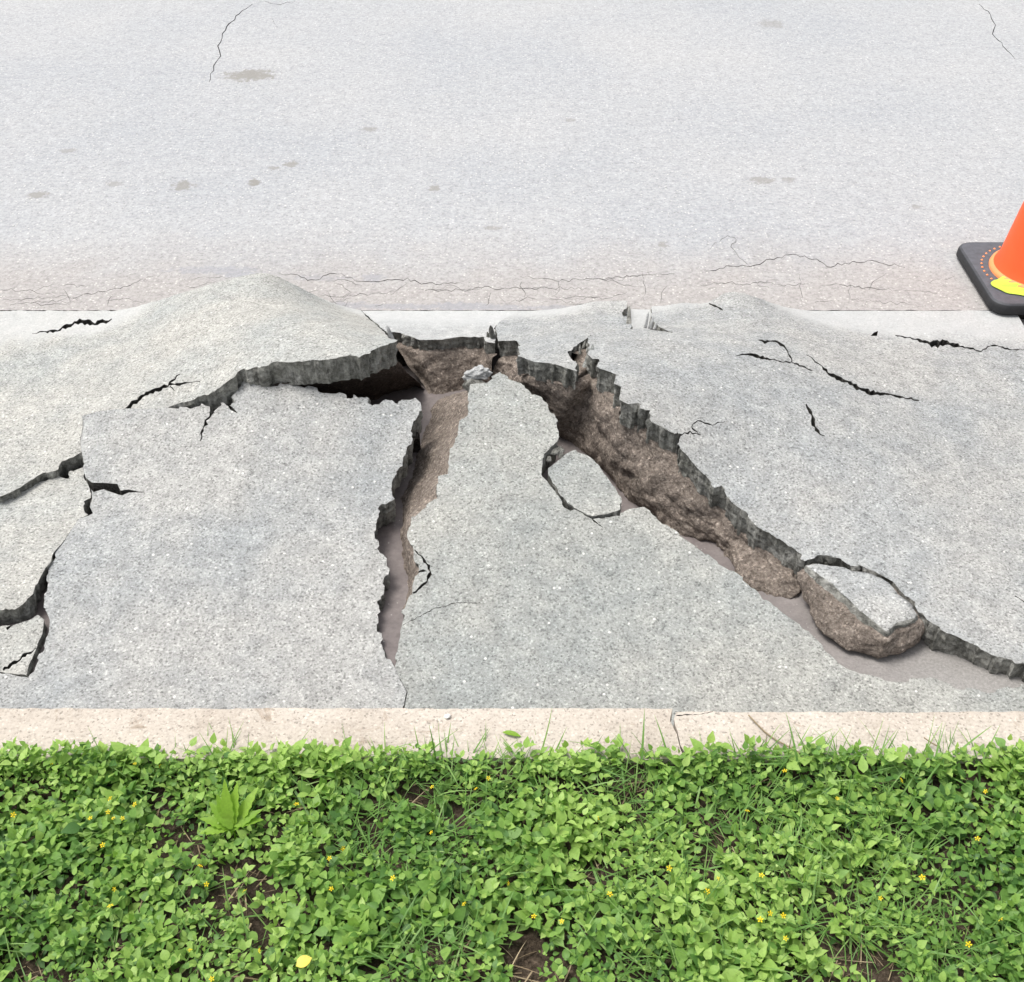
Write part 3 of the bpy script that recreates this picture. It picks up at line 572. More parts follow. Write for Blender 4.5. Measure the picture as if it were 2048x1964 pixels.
# ------------------------------------------------------------------ block fallen into the wide crack
def block():
    top = [(1613, 1131), (1632, 1128), (1685, 1134), (1705, 1142), (1739, 1146), (1777, 1165), (1796, 1188), (1822, 1207), (1833, 1228), (1829, 1236), (1796, 1244), (1773, 1263), (1720, 1221), (1663, 1167), (1632, 1146)]
    bot = [(1603, 1207), (1632, 1190), (1685, 1195), (1705, 1200), (1739, 1205), (1777, 1225), (1800, 1245), (1826, 1265), (1834, 1280), (1824, 1296), (1794, 1322), (1752, 1330), (1692, 1315), (1648, 1283), (1616, 1240)]
    ZT, ZB = .057, -.014
    T = np.array([at(*p, ZT) for p in top]); B = np.array([at(*p, ZB) for p in bot])
    def res(P, n):
        Q = np.vstack([P, P[:1]]); out = []
        for a, b in zip(Q, Q[1:]):
            for k in range(n): out.append(a+(b-a)*k/n)
        return np.array(out)
    k = 9; T = res(T, k); B = res(B, k); n = len(T); c = T.mean(0)
    T = np.array([p + .0022*np.array((noise.noise(Vector((p[0]*90, p[1]*90, 0))), noise.noise(Vector((p[0]*90, p[1]*90, 7))))) for p in T])
    rows = 26; W = []
    for r in range(rows+1):
        f = r/rows; row = []
        for i in range(n):
            p = T[i]*(1-f)+B[i]*f; cc = c*(1-f)+B.mean(0)*f
            d = p-cc; d = d/(np.linalg.norm(d)+1e-9)
            z = ZT*(1-f)+ZB*f; q = Vector((p[0], p[1], z))
            bul = .012*math.sin(math.pi*f**.8) - .02*max(0, f-.8)/.2
            a = (0 if r == 0 else 1)*(.009*noise.noise(q*16) + .005*noise.noise(q*45+Vector((4, 4, 4))) + .003*noise.noise(q*120))
            if f < .16: bul *= .2
            row.append((p[0]+d[0]*(bul+a), p[1]+d[1]*(bul+a), z))
        W.append(row)
    root = empty('broken_block', (float(c[0]), float(c[1]), ZB))
    tag(root, 'chunky broken block of concrete and soil lodged in the wide crack', 'concrete block')
    cut = 4
    # cap: top fan + upper rows
    V = []; F = []; MI = []; SMO = []
    rings = 5
    for g in range(rings):
        f = 1-g/rings
        for i in range(n):
            p = c + (T[i]-c)*f; V.append((p[0], p[1], ZT + .0015*noise.noise(Vector((p[0]*40, p[1]*40, 2)))))
    V.append((c[0], c[1], ZT)); ci = len(V)-1
    for g in range(rings-1):
        for i in range(n): F.append((g*n+i, (g+1)*n+i, (g+1)*n+(i+1) % n, g*n+(i+1) % n)); MI.append(0); SMO.append(True)
    for i in range(n): F.append(((rings-1)*n+i, ci, (rings-1)*n+(i+1) % n)); MI.append(0); SMO.append(True)
    b0 = len(V)
    for r in range(1, cut+1): V += W[r]
    for r in range(cut):
        for i in range(n):
            a0 = i if r == 0 else b0+(r-1)*n+i; a1 = (i+1) % n if r == 0 else b0+(r-1)*n+(i+1) % n
            F.append((a0, a1, b0+r*n+(i+1) % n, b0+r*n+i)); MI.append(1); SMO.append(False)
    F = [tuple(reversed(f)) if MI[k] == 0 else f for k, f in enumerate(F)]
    cap = mesh_obj('concrete_cap', V, F, [M_CB, M_FR], MI, SMO, parent=root)
    V = []; F = []
    for r in range(cut, rows+1): V += W[r]
    nr = rows+1-cut
    for r in range(nr-1):
        for i in range(n): F.append((r*n+i, r*n+(i+1) % n, (r+1)*n+(i+1) % n, (r+1)*n+i))
    F.append(tuple((nr-1)*n+i for i in range(n)))
    sm = mesh_obj('soil_clod', V, F, M_SOIL, smooth=True, parent=root)
    for o in (cap, sm):
        bm = bmesh.new(); bm.from_mesh(o.data); bmesh.ops.recalc_face_normals(bm, faces=bm.faces); bm.to_mesh(o.data); bm.free()
block()

# ------------------------------------------------------------------ splinters, chips
SL = {o['label'].split()[0]+' '+o['label'].split()[1]: o for o in scene.objects if o.name.startswith('concrete_fragment')}
def splinter(base, tip, w, d, parent, seed, name='splinter', mat=None):
    """jagged upright shard; base and tip are (x,y,z)"""
    r = random.Random(seed); b = np.array(base); t = np.array(tip); ax = t-b; rows = 7
    side = np.cross(ax, (0, 1, 0)); side /= np.linalg.norm(side); dep = np.cross(side, ax); dep /= np.linalg.norm(dep)
    V = []; F = []; ns = 7
    for k in range(rows+1):
        f = k/rows; taper = (1-.55*f)*(1 if k < rows else .25)
        for i in range(ns):
            a = 2*math.pi*i/ns; j = 1+.25*noise.noise(Vector((i*1.7, f*2.0, seed*3.1)))+r.uniform(-.1, .1)
            V.append(tuple(b+ax*f + side*math.cos(a)*w/2*taper*j + dep*math.sin(a)*d/2*taper*j + ax*r.uniform(-.05, .05)*(k == rows)))
    for k in range(rows):
        for i in range(ns): F.append((k*ns+i, k*ns+(i+1) % ns, (k+1)*ns+(i+1) % ns, (k+1)*ns+i))
    F.append(tuple(range(ns))[::-1]); F.append(tuple(rows*ns+i for i in range(ns)))
    return mesh_obj(name, V, F, mat or M_FR, smooth=False, parent=parent)
def sp(parent, b, zb, t, zt, w, d, seed, mat=None): return splinter(xy3(*b, zb), xy3(*t, zt), w, d, parent, seed, mat=mat)
A_, F_, B_, E_ = SL['large pale'], SL['grey wedge'], SL['huge tilted'], SL['narrow pale']
sp(A_, (788, 690), .15, (774, 652), .195, .014, .012, 1, M_CE)
sp(E_, (990, 690), .04, (981, 652), .105, .02, .016, 2); sp(E_, (978, 686), .04, (975, 664), .075, .012, .012, 3)
sp(F_, (1258, 655), .055, (1258, 610), .085, .013, .012, 4); sp(F_, (1250, 630), .045, (1245, 624), .06, .01, .008, 5)
sp(B_, (1290, 656), .075, (1297, 624), .105, .009, .01, 6, M_CE); sp(B_, (1299, 658), .07, (1307, 632), .095, .01, .01, 7, M_CE); sp(B_, (1308, 659), .07, (1314, 643), .085, .009, .01, 8, M_CE)
sp(B_, (1170, 738), .12, (1186, 690), .165, .018, .014, 9, M_CC); sp(B_, (1160, 715), .10, (1172, 680), .14, .012, .012, 10); sp(B_, (1150, 720), .10, (1141, 700), .13, .012, .012, 11); sp(B_, (1160, 730), .1, (1160, 690), .14, .012, .014, 12)

def chip(name, c, size, seed, mat, label=None, cat=None, group=None, parent=None, sub=3, knob=1.0):
    bm = bmesh.new(); bmesh.ops.create_icosphere(bm, subdivisions=sub, radius=1.0); r = random.Random(seed)
    planes = [(Vector((r.gauss(0, 1), r.gauss(0, 1), r.gauss(0, 1))).normalized(), r.uniform(.55, .85)) for _ in range(9)]
    for v in bm.verts:
        p = v.co.copy()
        for n, d in planes:
            k = p.dot(n)-d
            if k > 0: p -= n*k
        p *= 1+knob*(.10*noise.noise(p*2.3+Vector((seed, 0, 0)))+.05*noise.noise(p*6))
        v.co = Vector((p.x*size[0], p.y*size[1], p.z*size[2]))
    V = [tuple(np.array(v.co)+np.array(c)) for v in bm.verts]; F = [tuple(v.index for v in f.verts) for f in bm.faces]; bm.free()
    o = mesh_obj(name, V, F, mat, smooth=False, parent=parent); return tag(o, label, cat, group)
chip('concrete_chunk', xy3(953, 748, .115), (.03, .022, .017), 4, M_CE, 'small knobbly lump perched at the tip of the pointed central slab', 'concrete lump', sub=4, knob=3.6)
chip('concrete_chunk', xy3(948, 771, .10), (.026, .02, .02), 14, M_FR, 'dark lump under the knobbly lump at the tip of the central slab', 'concrete lump')
for i, (px, py, z, s) in enumerate([(1108, 903, .083, .012), (1119, 900, .082, .011), (1098, 918, .082, .009), (1123, 912, .08, .008)]):
    chip('concrete_chip', xy3(px, py, z), (s, s*.9, s*.7), 30+i, M_FR, 'small dark chip in the gap behind the loose flat piece', 'concrete chip', 'chips behind the loose flat piece', sub=2)

# ------------------------------------------------------------------ kerb
ZK = .06
def kerb(label, outline, holes, seed):
    v, f, m, s = plate(Flat(ZK), outline, holes, thick=.19, grid=.03, side_amp=.0012, relief=.0012, seed=seed, step=.006)
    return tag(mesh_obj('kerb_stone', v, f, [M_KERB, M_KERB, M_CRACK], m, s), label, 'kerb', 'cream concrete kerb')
KN, KF = 1.078, 1.1755
jx = at(1345, 1450, ZK)[0]
kerb('long cream kerb stone left of the broken joint', [(0, [('w', -1.7, KF), ('w', -1.7, KN)]), (.0012, [('w', -1.69, KN)]), (.0015, [('w', jx+.012, KN), (1356, 1490), (1350, 1462), (1340, 1440), (1345, 1418)]), (.0009, [('w', jx-.01, KF)])], (), 3)
kerb('cream kerb stone right of the broken joint', [(.0015, [(1352, 1424), (1348, 1438), (1356, 1462), (1361, 1490), ('w', jx+.019, KN)]), (0, [('w', 1.7, KN), ('w', 1.7, KF-.006)]), (.0009, [('w', 1.69, KF-.006)])],
     [CR([(1352, 1432), (1370, 1430), (1395, 1429)], [2.5, 2, 1], .5), CR([(1395, 1429), (1425, 1424), (1432, 1418)], [1, 1.5, 1], .5)], 4)
kerb('cream kerb stone past the left edge', [(0, [('w', -6, KF), ('w', -6, KN), ('w', -1.705, KN), ('w', -1.705, KF)])], (), 5)
kerb('cream kerb stone past the right edge', [(0, [('w', 1.705, KF-.004), ('w', 1.705, KN), ('w', 6, KN), ('w', 6, KF-.004)])], (), 6)

# ------------------------------------------------------------------ traffic cone
def simple(name, col, rough=.5, spec=.5, nscale=60, amt=.12, bumps=.1):
    m, nt, b, _, L = new_mat(name); c = coord(nt); n = noise_n(nt, c, nscale, 4, .65)
    col2 = mul(nt, tuple(col), ramp(nt, n.outputs[0], [(.3, 1-amt), (.7, 1+amt)])); L(col2, b.inputs['Base Color'])
    b.inputs['Roughness'].default_value = rough; b.inputs['Specular IOR Level'].default_value = spec
    bump(nt, b, n.outputs[0], bumps, .002); return m
M_ORANGE = simple('orange_plastic', (.80, .10, .022), .5, .4, 30, .06)
M_ORANGE2 = simple('faded_orange_rim', (.82, .27, .10), .55, .3, 40, .06)
M_RUBBER = simple('black_rubber', (.05, .052, .06), .5, .5, 70, .25, .2)
def sky_toned_rubber():
    m, nt, b, _, L = new_mat('sky_toned_black_rubber'); c = coord(nt); n = noise_n(nt, c, 60, 4, .65)
    sx = N(nt, 'SeparateXYZ'); L(N(nt, 'NewGeometry').outputs['True Normal'], sx.inputs[0])
    k = ramp(nt, sx.outputs[2], [(.75, 0.0), (.97, 1.0)])
    col = mul(nt, (.022, .022, .024), (.088, .092, .105), k, 'MIX')  # upward faces painted greyer, sky reflection put into the base colour
    col = mul(nt, col, ramp(nt, n.outputs[0], [(.3, .8), (.7, 1.2)])); L(col, b.inputs['Base Color'])
    b.inputs['Roughness'].default_value = .6; b.inputs['Specular IOR Level'].default_value = .35; bump(nt, b, n.outputs[0], .15, .002); return m
M_RUBBER = sky_toned_rubber()
M_YPAINT = simple('yellow_green_spray_paint', (.44, .60, .07), .6, .3, 50, .08)
def cone():
    zc = .0
    cx, cy = 1.362, 2.628
    root = empty('traffic_cone', (cx, cy, 0)); tag(root, 'orange traffic cone on a black rubber base at the right edge', 'traffic cone')
    def rr(h, r, z, n=8):
        P = []
        for qx, qy, a0 in ((1, 1, 0), (-1, 1, 90), (-1, -1, 180), (1, -1, 270)):
            for k in range(n+1):
                a = R(a0+90*k/n); P.append((cx+qx*(h-r)+r*math.cos(a), cy+qy*(h-r)+r*math.sin(a), z))
        return P
    H = .168; ringz = [(H-.008, .034, .002), (H, .040, .010), (H-.001, .040, .026), (H-.003, .039, .032), (H-.008, .036, .0352), (H-.0085, .036, .0353), (H-.06, .02, .0375)]
    V = []; F = []
    for h, r, z in ringz: V += rr(h, r, z)
    n = len(V)//len(ringz)
    for k in range(len(ringz)-1):
        for i in range(n): F.append((k*n+i, k*n+(i+1) % n, (k+1)*n+(i+1) % n, (k+1)*n+i))
    F.append(tuple((len(ringz)-1)*n+i for i in range(n))); F.append(tuple(range(n))[::-1])
    base = mesh_obj('base', V, F, M_RUBBER, smooth=True, parent=root)
    def lathe(name, prof, mat, seg=72):
        V = []; F = []
        for r, z in prof:
            for i in range(seg): a = 2*math.pi*i/seg; V.append((cx+r*math.cos(a), cy+r*math.sin(a), z))
        for k in range(len(prof)-1):
            for i in range(seg): F.append((k*seg+i, k*seg+(i+1) % seg, (k+1)*seg+(i+1) % seg, (k+1)*seg+i))
        return mesh_obj(name, V, F, mat, smooth=True, parent=root)
    lathe('cone_body', [(.1165, .046), (.113, .054), (.106, .072), (.060, .40), (.028, .70), (.026, .715), (.020, .722), (.017, .715), (.022, .69)], M_ORANGE)
    lathe('collar', [(.124, .030), (.1245, .040), (.1225, .045), (.119, .047), (.115, .049)], M_ORANGE2)
    V = []; F = []
    for k in range(44):
        a = 2*math.pi*k/44; x, y = cx+.142*math.cos(a), cy+.142*math.sin(a); b0 = len(V)
        V.append((x, y, .0405))
        for i in range(8): t = 2*math.pi*i/8; V.append((x+.0032*math.cos(t), y+.0032*math.sin(t), .0372))
        for i in range(8): F.append((b0, b0+1+i, b0+1+(i+1) % 8))
    # dots sit in the moulding ring of the base
    mesh_obj('dot_ring', V, F, M_ORANGE2, smooth=True, parent=root)
    # sprayed paint blot, a thin coat over base top and part of the collar
    V = []; F = []; n = 40; c0 = at(2045, 577, .039); o = []
    for k, f in enumerate((0, .35, .7, 1)):
        for i in range(n):
            a = 2*math.pi*i/n; rx = .085*(1+.18*noise.noise(Vector((math.cos(a)*1.6, math.sin(a)*1.6, 4)))); ry = .042*(1+.3*noise.noise(Vector((math.cos(a)*2, math.sin(a)*2, 9))))
            dx, dy = rx*math.cos(a)*f, ry*math.sin(a)*f
            x, y = c0[0]+dx+.01, c0[1]+dy-dx*.22; rad = math.hypot(x-cx, y-cy)
            z = .0395 if rad > .126 else .0475
            if max(abs(x-cx), abs(y-cy)) > H-.012: z = .0375
            y = max(y, cy-H+.010)
            V.append((x, y, z))
    for k in range(3):
        for i in range(n): F.append((k*n+i, k*n+(i+1) % n, (k+1)*n+(i+1) % n, (k+1)*n+i))
    mesh_obj('paint_blot', V, F, M_YPAINT, smooth=True, parent=root)
cone()

chip('pebble', xy3(895, 1432, .064), (.006, .005, .004), 51, simple('white_stone', (.85, .84, .81), .7, .3), 'single white pebble lying on the cream kerb', 'pebble', sub=2)
# ------------------------------------------------------------------ lawn
def lawn_z(x, y): return .024 + .008*noise.noise(Vector((x*5, y*5, 0))) + .004*noise.noise(Vector((x*17, y*17, 3))) + .024*max(0, min(1, (y-1.03)/.05))
xs = np.r_[-60, -20, -6, -3, np.linspace(-1.8, 1.8, 160), 3, 6, 20, 60]; ys = np.r_[-60, -20, -5, -1, 0, np.linspace(.3, 1.081, 70)]
V = [(x, y, lawn_z(x, y)) for y in ys for x in xs]; nx = len(xs)
tag(mesh_obj('lawn_ground', V, [(j*nx+i, j*nx+i+1, (j+1)*nx+i+1, (j+1)*nx+i) for j in range(len(ys)-1) for i in range(nx-1)], M_LAWNSOIL, smooth=True, origin=(0, 0, 0)), kind='structure')

def leaf_mat(name, stops, transl=.35, rough=.5):
    m, nt, b, _, L = new_mat(name)
    at_ = N(nt, 'Attribute'); at_.attribute_name = 'tone'; at_.attribute_type = 'GEOMETRY'
    col = ramp(nt, at_.outputs['Fac'], stops); c = N(nt, 'NewGeometry').outputs['Position']
    n = noise_n(nt, c, 240, 3, .6); col = mul(nt, col, ramp(nt, n.outputs[0], [(.3, .88), (.7, 1.1)]))
    L(col, b.inputs['Base Color']); b.inputs['Roughness'].default_value = rough; b.inputs['Specular IOR Level'].default_value = .35
    t = N(nt, 'BsdfTranslucent'); L(mul(nt, col, (1.0, 1.15, .5)), t.inputs['Color'])
    mx = N(nt, 'MixShader'); mx.inputs[0].default_value = transl; L(b.outputs[0], mx.inputs[1]); L(t.outputs[0], mx.inputs[2])
    L(mx.outputs[0], nt.nodes['Material Output'].inputs['Surface']); return m
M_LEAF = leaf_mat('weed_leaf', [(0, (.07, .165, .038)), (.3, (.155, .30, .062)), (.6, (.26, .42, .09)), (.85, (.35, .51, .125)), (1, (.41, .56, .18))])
M_GRASS = leaf_mat('grass_blade', [(0, (.08, .18, .04)), (.5, (.15, .29, .065)), (1, (.27, .40, .13))], .3)
M_DRY = leaf_mat('dry_straw', [(0, (.10, .07, .045)), (.5, (.24, .18, .11)), (1, (.42, .34, .22))], .1, .8)
M_FLOWER = leaf_mat('yellow_petal', [(0, (.85, .60, .01)), (1, (.90, .72, .03))], .25)
M_BRIGHT = leaf_mat('bright_young_leaf', [(0, (.20, .36, .035)), (1, (.27, .44, .05))], .4)

def leaf_template(kind):
    K = 5; V = []
    for k in range(K+1):
        t = k/K
        w = {'ov': .33*math.sin(math.pi*t**.66)**1.05 if 0 < t < 1 else 0, 'ro': .38*max(0, math.sin(math.pi*t**.9))**.7, 'la': .17*math.sin(math.pi*t**.7) if 0 < t < 1 else 0}[kind]
        w = max(w, .012); dz = -.20*t*t+.06*t
        V += [(t, -w, dz+.22*w), (t, 0, dz), (t, w, dz+.22*w)]
    F = []
    for k in range(K): F += [(3*k, 3*k+3, 3*k+4, 3*k+1), (3*k+1, 3*k+4, 3*k+5, 3*k+2)]
    return np.array(V), np.array(F)
def stamp(name, V0, F0, base, yaw, elev, roll, size, tone, mat, width=None, curl=None, origin=(0, 0, 0)):
    """many small blades of one shape as one mesh"""
    n = len(base); v = np.repeat(V0[None], n, 0).copy()
    if curl is not None: v[:, :, 2] *= curl[:, None]
    if width is not None: v[:, :, 1] *= width[:, None]
    v *= size[:, None, None]
    def rot(v, a, i, j):
        c, s = np.cos(a)[:, None], np.sin(a)[:, None]; x, y = v[:, :, i].copy(), v[:, :, j].copy()
        v[:, :, i] = x*c-y*s; v[:, :, j] = x*s+y*c
    rot(v, roll, 1, 2); rot(v, elev, 0, 2); rot(v, yaw, 0, 1)
    v += base[:, None]
    nv = len(V0); F = (F0[None]+np.arange(n)[:, None, None]*nv).reshape(-1, F0.shape[1])
    me = bpy.data.meshes.new(name); me.vertices.add(n*nv); me.vertices.foreach_set('co', v.reshape(-1))
    nf = len(F); fs = F.shape[1]; me.loops.add(nf*fs); me.loops.foreach_set('vertex_index', F.reshape(-1).astype(np.int32))
    me.polygons.add(nf); me.polygons.foreach_set('loop_start', np.arange(0, nf*fs, fs, dtype=np.int32)); me.polygons.foreach_set('loop_total', np.full(nf, fs, np.int32))
    me.polygons.foreach_set('use_smooth', np.ones(nf, bool))
    a = me.attributes.new('tone', 'FLOAT', 'POINT'); a.data.foreach_set('value', np.repeat(tone, nv).astype(np.float32))
    me.materials.append(mat); me.update(calc_edges=True); me.validate()
    o = bpy.data.objects.new(name, me); return link(o)
def field(x, y, f, s): return np.array([noise.noise(Vector((a*f, b*f, s))) for a, b in zip(x, y)])
ZV = .05
bare = [(*at(px, py, ZV), r) for px, py, r in [(360, 1690, .035), (475, 1775, .045), (1010, 1905, .05), (240, 1885, .03), (1425, 1640, .045), (1955, 1560, .03), (1730, 1930, .04), (620, 1575, .03), (820, 1600, .03), (1180, 1740, .03), (60, 1930, .03), (330, 1600, .025), (1270, 1575, .035), (1560, 1560, .02), (1330, 1480, .02)]]
grassy = [(*at(px, py, ZV), r) for px, py, r in [(880, 1530, .09), (1000, 1540, .07), (1640, 1600, .12), (1620, 1690, .14), (740, 1600, .05), (1780, 1680, .08), (860, 1890, .06), (1270, 1880, .07), (1850, 1850, .08), (1560, 1720, .1), (690, 1690, .04), (1230, 1560, .06), (1390, 1870, .05)]]
def near(x, y, lst):
    m = np.zeros(len(x))
    for a, b, r in lst: m = np.maximum(m, np.exp(-((x-a)**2+(y-b)**2)/(r*r)))
    return m
def pts(n, ylo=.40, yhi=1.084):
    x = rng.uniform(-1.35, 1.35, n); y = rng.uniform(ylo, yhi, n); k = ((np.abs(x) < .95) & (y > .55)) | (rng.random(n) < .5)
    return x[k], y[k]
def sprigs(n, kind, lo, hi, hmin, hmax, tlo, thi, name, label, **kw):
    x, y = pts(n, **kw); d = field(x, y, 7, 1.0)*.5 + field(x, y, 22, 2.0)*.35
    keep = rng.random(len(x)) < np.clip(.95 + .9*d - .8*near(x, y, bare) - .55*near(x, y, grassy), .0, 1)
    x, y, d = x[keep], y[keep], d[keep]; m = len(x)
    h = rng.uniform(hmin, hmax, m)*(1+.5*d) ; yaw0 = rng.uniform(0, 2*math.pi, m); tb = np.clip(.45+.5*field(x, y, 4, 8.0)+rng.normal(0, .12, m), 0, 1); sz = rng.uniform(lo, hi, m)*np.clip(1+.6*field(x, y, 9, 5.0), .65, 1.5)
    zg = np.array([lawn_z(a, b) for a, b in zip(x, y)])
    B, Y, E, S, T = [], [], [], [], []
    for j in range(6):
        lvl = j//2; k = rng.random(m) < (.97, .97, .85, .85, .55, .55)[j]
        yw = yaw0 + (j % 2)*math.pi + lvl*math.pi/2 + rng.normal(0, .3, m)
        e = (R(42), R(20), R(0))[lvl] + rng.normal(0, .32, m); s = sz*(.72, 1.0, .95)[lvl]*rng.uniform(.8, 1.15, m)
        z = zg + h*(1, .72, .42)[lvl]; off = .004
        B.append(np.c_[x+np.cos(yw)*off, y+np.sin(yw)*off, z][k]); Y.append(yw[k]); E.append(e[k]); S.append(s[k])
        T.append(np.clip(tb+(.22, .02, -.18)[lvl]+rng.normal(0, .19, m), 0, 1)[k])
    B = np.vstack(B); Y, E, S, T = map(np.concatenate, (Y, E, S, T)); q = len(B)
    V0, F0 = leaf_template(kind)
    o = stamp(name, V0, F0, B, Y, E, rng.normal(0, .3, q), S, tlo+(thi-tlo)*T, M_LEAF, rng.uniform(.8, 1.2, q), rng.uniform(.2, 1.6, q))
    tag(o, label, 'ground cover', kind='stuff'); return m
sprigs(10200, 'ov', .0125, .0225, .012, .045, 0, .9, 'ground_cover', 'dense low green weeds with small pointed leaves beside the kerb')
sprigs(900, 'ro', .013, .023, .015, .045, .1, .85, 'ground_cover', 'rounder bluish green weed leaves among the pointed ones')
sprigs(3400, 'ov', .006, .011, .01, .035, .1, 1.0, 'ground_cover', 'tiny pale weed leaves filling the gaps')
sprigs(900, 'ov', .010, .019, .012, .035, .1, .95, 'ground_cover', 'small weeds crowding the near side of the kerb', ylo=1.05, yhi=1.088)
def blades(name, n, mat, zlo, len_lo, len_hi, el_mu, el_sd, wfun, label, patch=None, yhi=1.084, wide=.05):
    K = 5; V0 = []; F0 = []
    for k in range(K+1):
        t = k/K; w = .5*wide*(1-t**2*.92); V0 += [(t, -w, -.28*t*t), (t, w, -.28*t*t)]
    for k in range(K): F0.append((2*k, 2*k+2, 2*k+3, 2*k+1))
    x, y = pts(n, yhi=yhi); k = rng.random(len(x)) < np.clip(wfun(x, y), 0, 1); x, y = x[k], y[k]; m = len(x)
    z = np.array([lawn_z(a, b) for a, b in zip(x, y)]) + rng.uniform(0, zlo, m)
    o = stamp(name, np.array(V0), np.array(F0), np.c_[x, y, z], rng.uniform(0, 6.283, m), rng.normal(el_mu, el_sd, m), rng.normal(0, .3, m), rng.uniform(len_lo, len_hi, m), np.clip(rng.normal(.5, .22, m), 0, 1), mat, rng.uniform(.6, 1.3, m), rng.uniform(-.2, 2.4, m))
    return tag(o, label, 'grass', kind='stuff')
blades('grass', 24000, M_GRASS, .02, .025, .075, R(34), R(22), lambda x, y: .10+1.1*near(x, y, grassy)+.5*field(x, y, 6, 31)+.25*(y > 1.03), 'thin green grass blades threading through the weeds', wide=.042)
blades('dry_grass', 9000, M_DRY, .012, .02, .06, R(6), R(12), lambda x, y: .08+1.0*near(x, y, bare)+.3*field(x, y, 8, 57), 'brown dead straw lying on bare soil patches', wide=.035)
# longer shoots leaning over the kerb
def shoots():
    B, Y, E, S, T = [], [], [], [], []
    G = []
    for px, py, k in [(125, 1500, 5), (45, 1500, 5), (385, 1475, 4), (250, 1500, 4), (265, 1480, 3), (620, 1500, 3), (1140, 1495, 3), (1330, 1495, 6), (1400, 1480, 5), (1780, 1500, 6), (1995, 1500, 5), (1575, 1500, 3), (1720, 1510, 4), (20, 1490, 3), (560, 1495, 3), (840, 1490, 3), (500, 1490, 2), (310, 1500, 3), (1890, 1500, 4)]:
        x, y = at(px, py+10, .075); y = min(y, 1.085)
        for j in range(k):
            a = random.uniform(0, 6.28); B.append((x+random.gauss(0, .012), y+random.gauss(0, .008)-.006, .055+random.uniform(0, .03))); Y.append(a); E.append(random.uniform(.1, .9)); S.append(random.uniform(.018, .03)); T.append(random.uniform(.5, .95))
    q = len(B); V0, F0 = leaf_template('ov')
    tag(stamp('ground_cover', V0, F0, np.array(B), np.array(Y), np.array(E), rng.normal(0, .3, q), np.array(S), np.array(T), M_LEAF, rng.uniform(.8, 1.1, q), rng.uniform(.2, 1.2, q)), 'taller weed shoots leaning against the kerb', 'ground cover', kind='stuff')
shoots()
def tufts():
    K = 5; V0 = []; F0 = []
    for k in range(K+1):
        t = k/K; w = .022*(1-t**2*.92); V0 += [(t, -w, -.3*t*t), (t, w, -.3*t*t)]
    for k in range(K): F0.append((2*k, 2*k+2, 2*k+3, 2*k+1))
    B, Y, E, S = [], [], [], []
    for px, n in [(370, 8), (455, 10), (470, 6), (640, 7), (700, 5), (780, 6), (845, 9), (900, 10), (960, 5), (1070, 10), (1100, 7), (1170, 6), (1285, 5), (1480, 9), (1500, 7), (1570, 9), (1670, 4), (1880, 9), (1900, 7), (1990, 6), (2030, 5), (250, 4), (560, 4), (1620, 6), (1840, 5)]:
        x, y = at(px, 1522, .05); y = 1.076
        for j in range(n): B.append((x+random.gauss(0, .012), y+random.gauss(0, .006)-.004, .03)); Y.append(random.uniform(.2, 2.9) if random.random() < .8 else random.uniform(0, 6.28)); E.append(random.uniform(.5, 1.35)); S.append(random.uniform(.035, .085))
    q = len(B)
    tag(stamp('grass', np.array(V0), np.array(F0), np.array(B), np.array(Y), np.array(E), rng.normal(0, .3, q), np.array(S), np.clip(rng.normal(.5, .2, q), 0, 1), M_GRASS, rng.uniform(.6, 1.2, q), rng.uniform(-.2, 1.8, q)), 'grass tufts standing up in front of the kerb', 'grass', kind='stuff')
tufts()

# ------------------------------------------------------------------ single plants and small finds on the lawn and kerb
def tone_all(o, v):
    a = o.data.attributes.new('tone', 'FLOAT', 'POINT'); a.data.foreach_set('value', np.full(len(o.data.vertices), v, np.float32))
def serrated_leaf(root, base, yaw, elev, L, W, tone):
    K = 12; V = []; F = []
    for k in range(K+1):
        t = k/K; w = W*(math.sin(math.pi*min(1, (t*.93+.04))**.85))*(1+.30*(k % 2)); x = L*t; z = -.25*L*t*t
        for s, zz in ((-w, .18*w), (0, 0), (w, .18*w)):
            X, Z = x*math.cos(elev)-(z+zz)*math.sin(elev), x*math.sin(elev)+(z+zz)*math.cos(elev)
            V.append((base[0]+X*math.cos(yaw)-s*math.sin(yaw), base[1]+X*math.sin(yaw)+s*math.cos(yaw), base[2]+Z))
    for k in range(K): F += [(3*k, 3*k+3, 3*k+4, 3*k+1), (3*k+1, 3*k+4, 3*k+5, 3*k+2)]
    o = mesh_obj('leaf', V, F, M_BRIGHT, smooth=True, parent=root); tone_all(o, tone); return o
bx, by = at(466, 1665, .056)
root = empty('weed_plant', (bx, by, .025)); tag(root, 'yellow green weed with long toothed upright leaves left of the lawn centre', 'plant')
stem = splinter((bx, by, .012), (bx+.002, by+.002, .066), .005, .005, root, 77, 'stem', M_BRIGHT); tone_all(stem, .3)
for i, (yd, ed, L) in enumerate([(118, 62, .062), (98, 68, .080), (80, 60, .070), (58, 45, .064), (30, 30, .054), (168, 24, .050), (190, 10, .044), (12, 14, .046), (140, 40, .05)]):
    serrated_leaf(root, (bx+random.uniform(-.006, .006), by+random.uniform(-.005, .005), .054+.002*i), R(yd), R(ed), L, .0078, random.random())

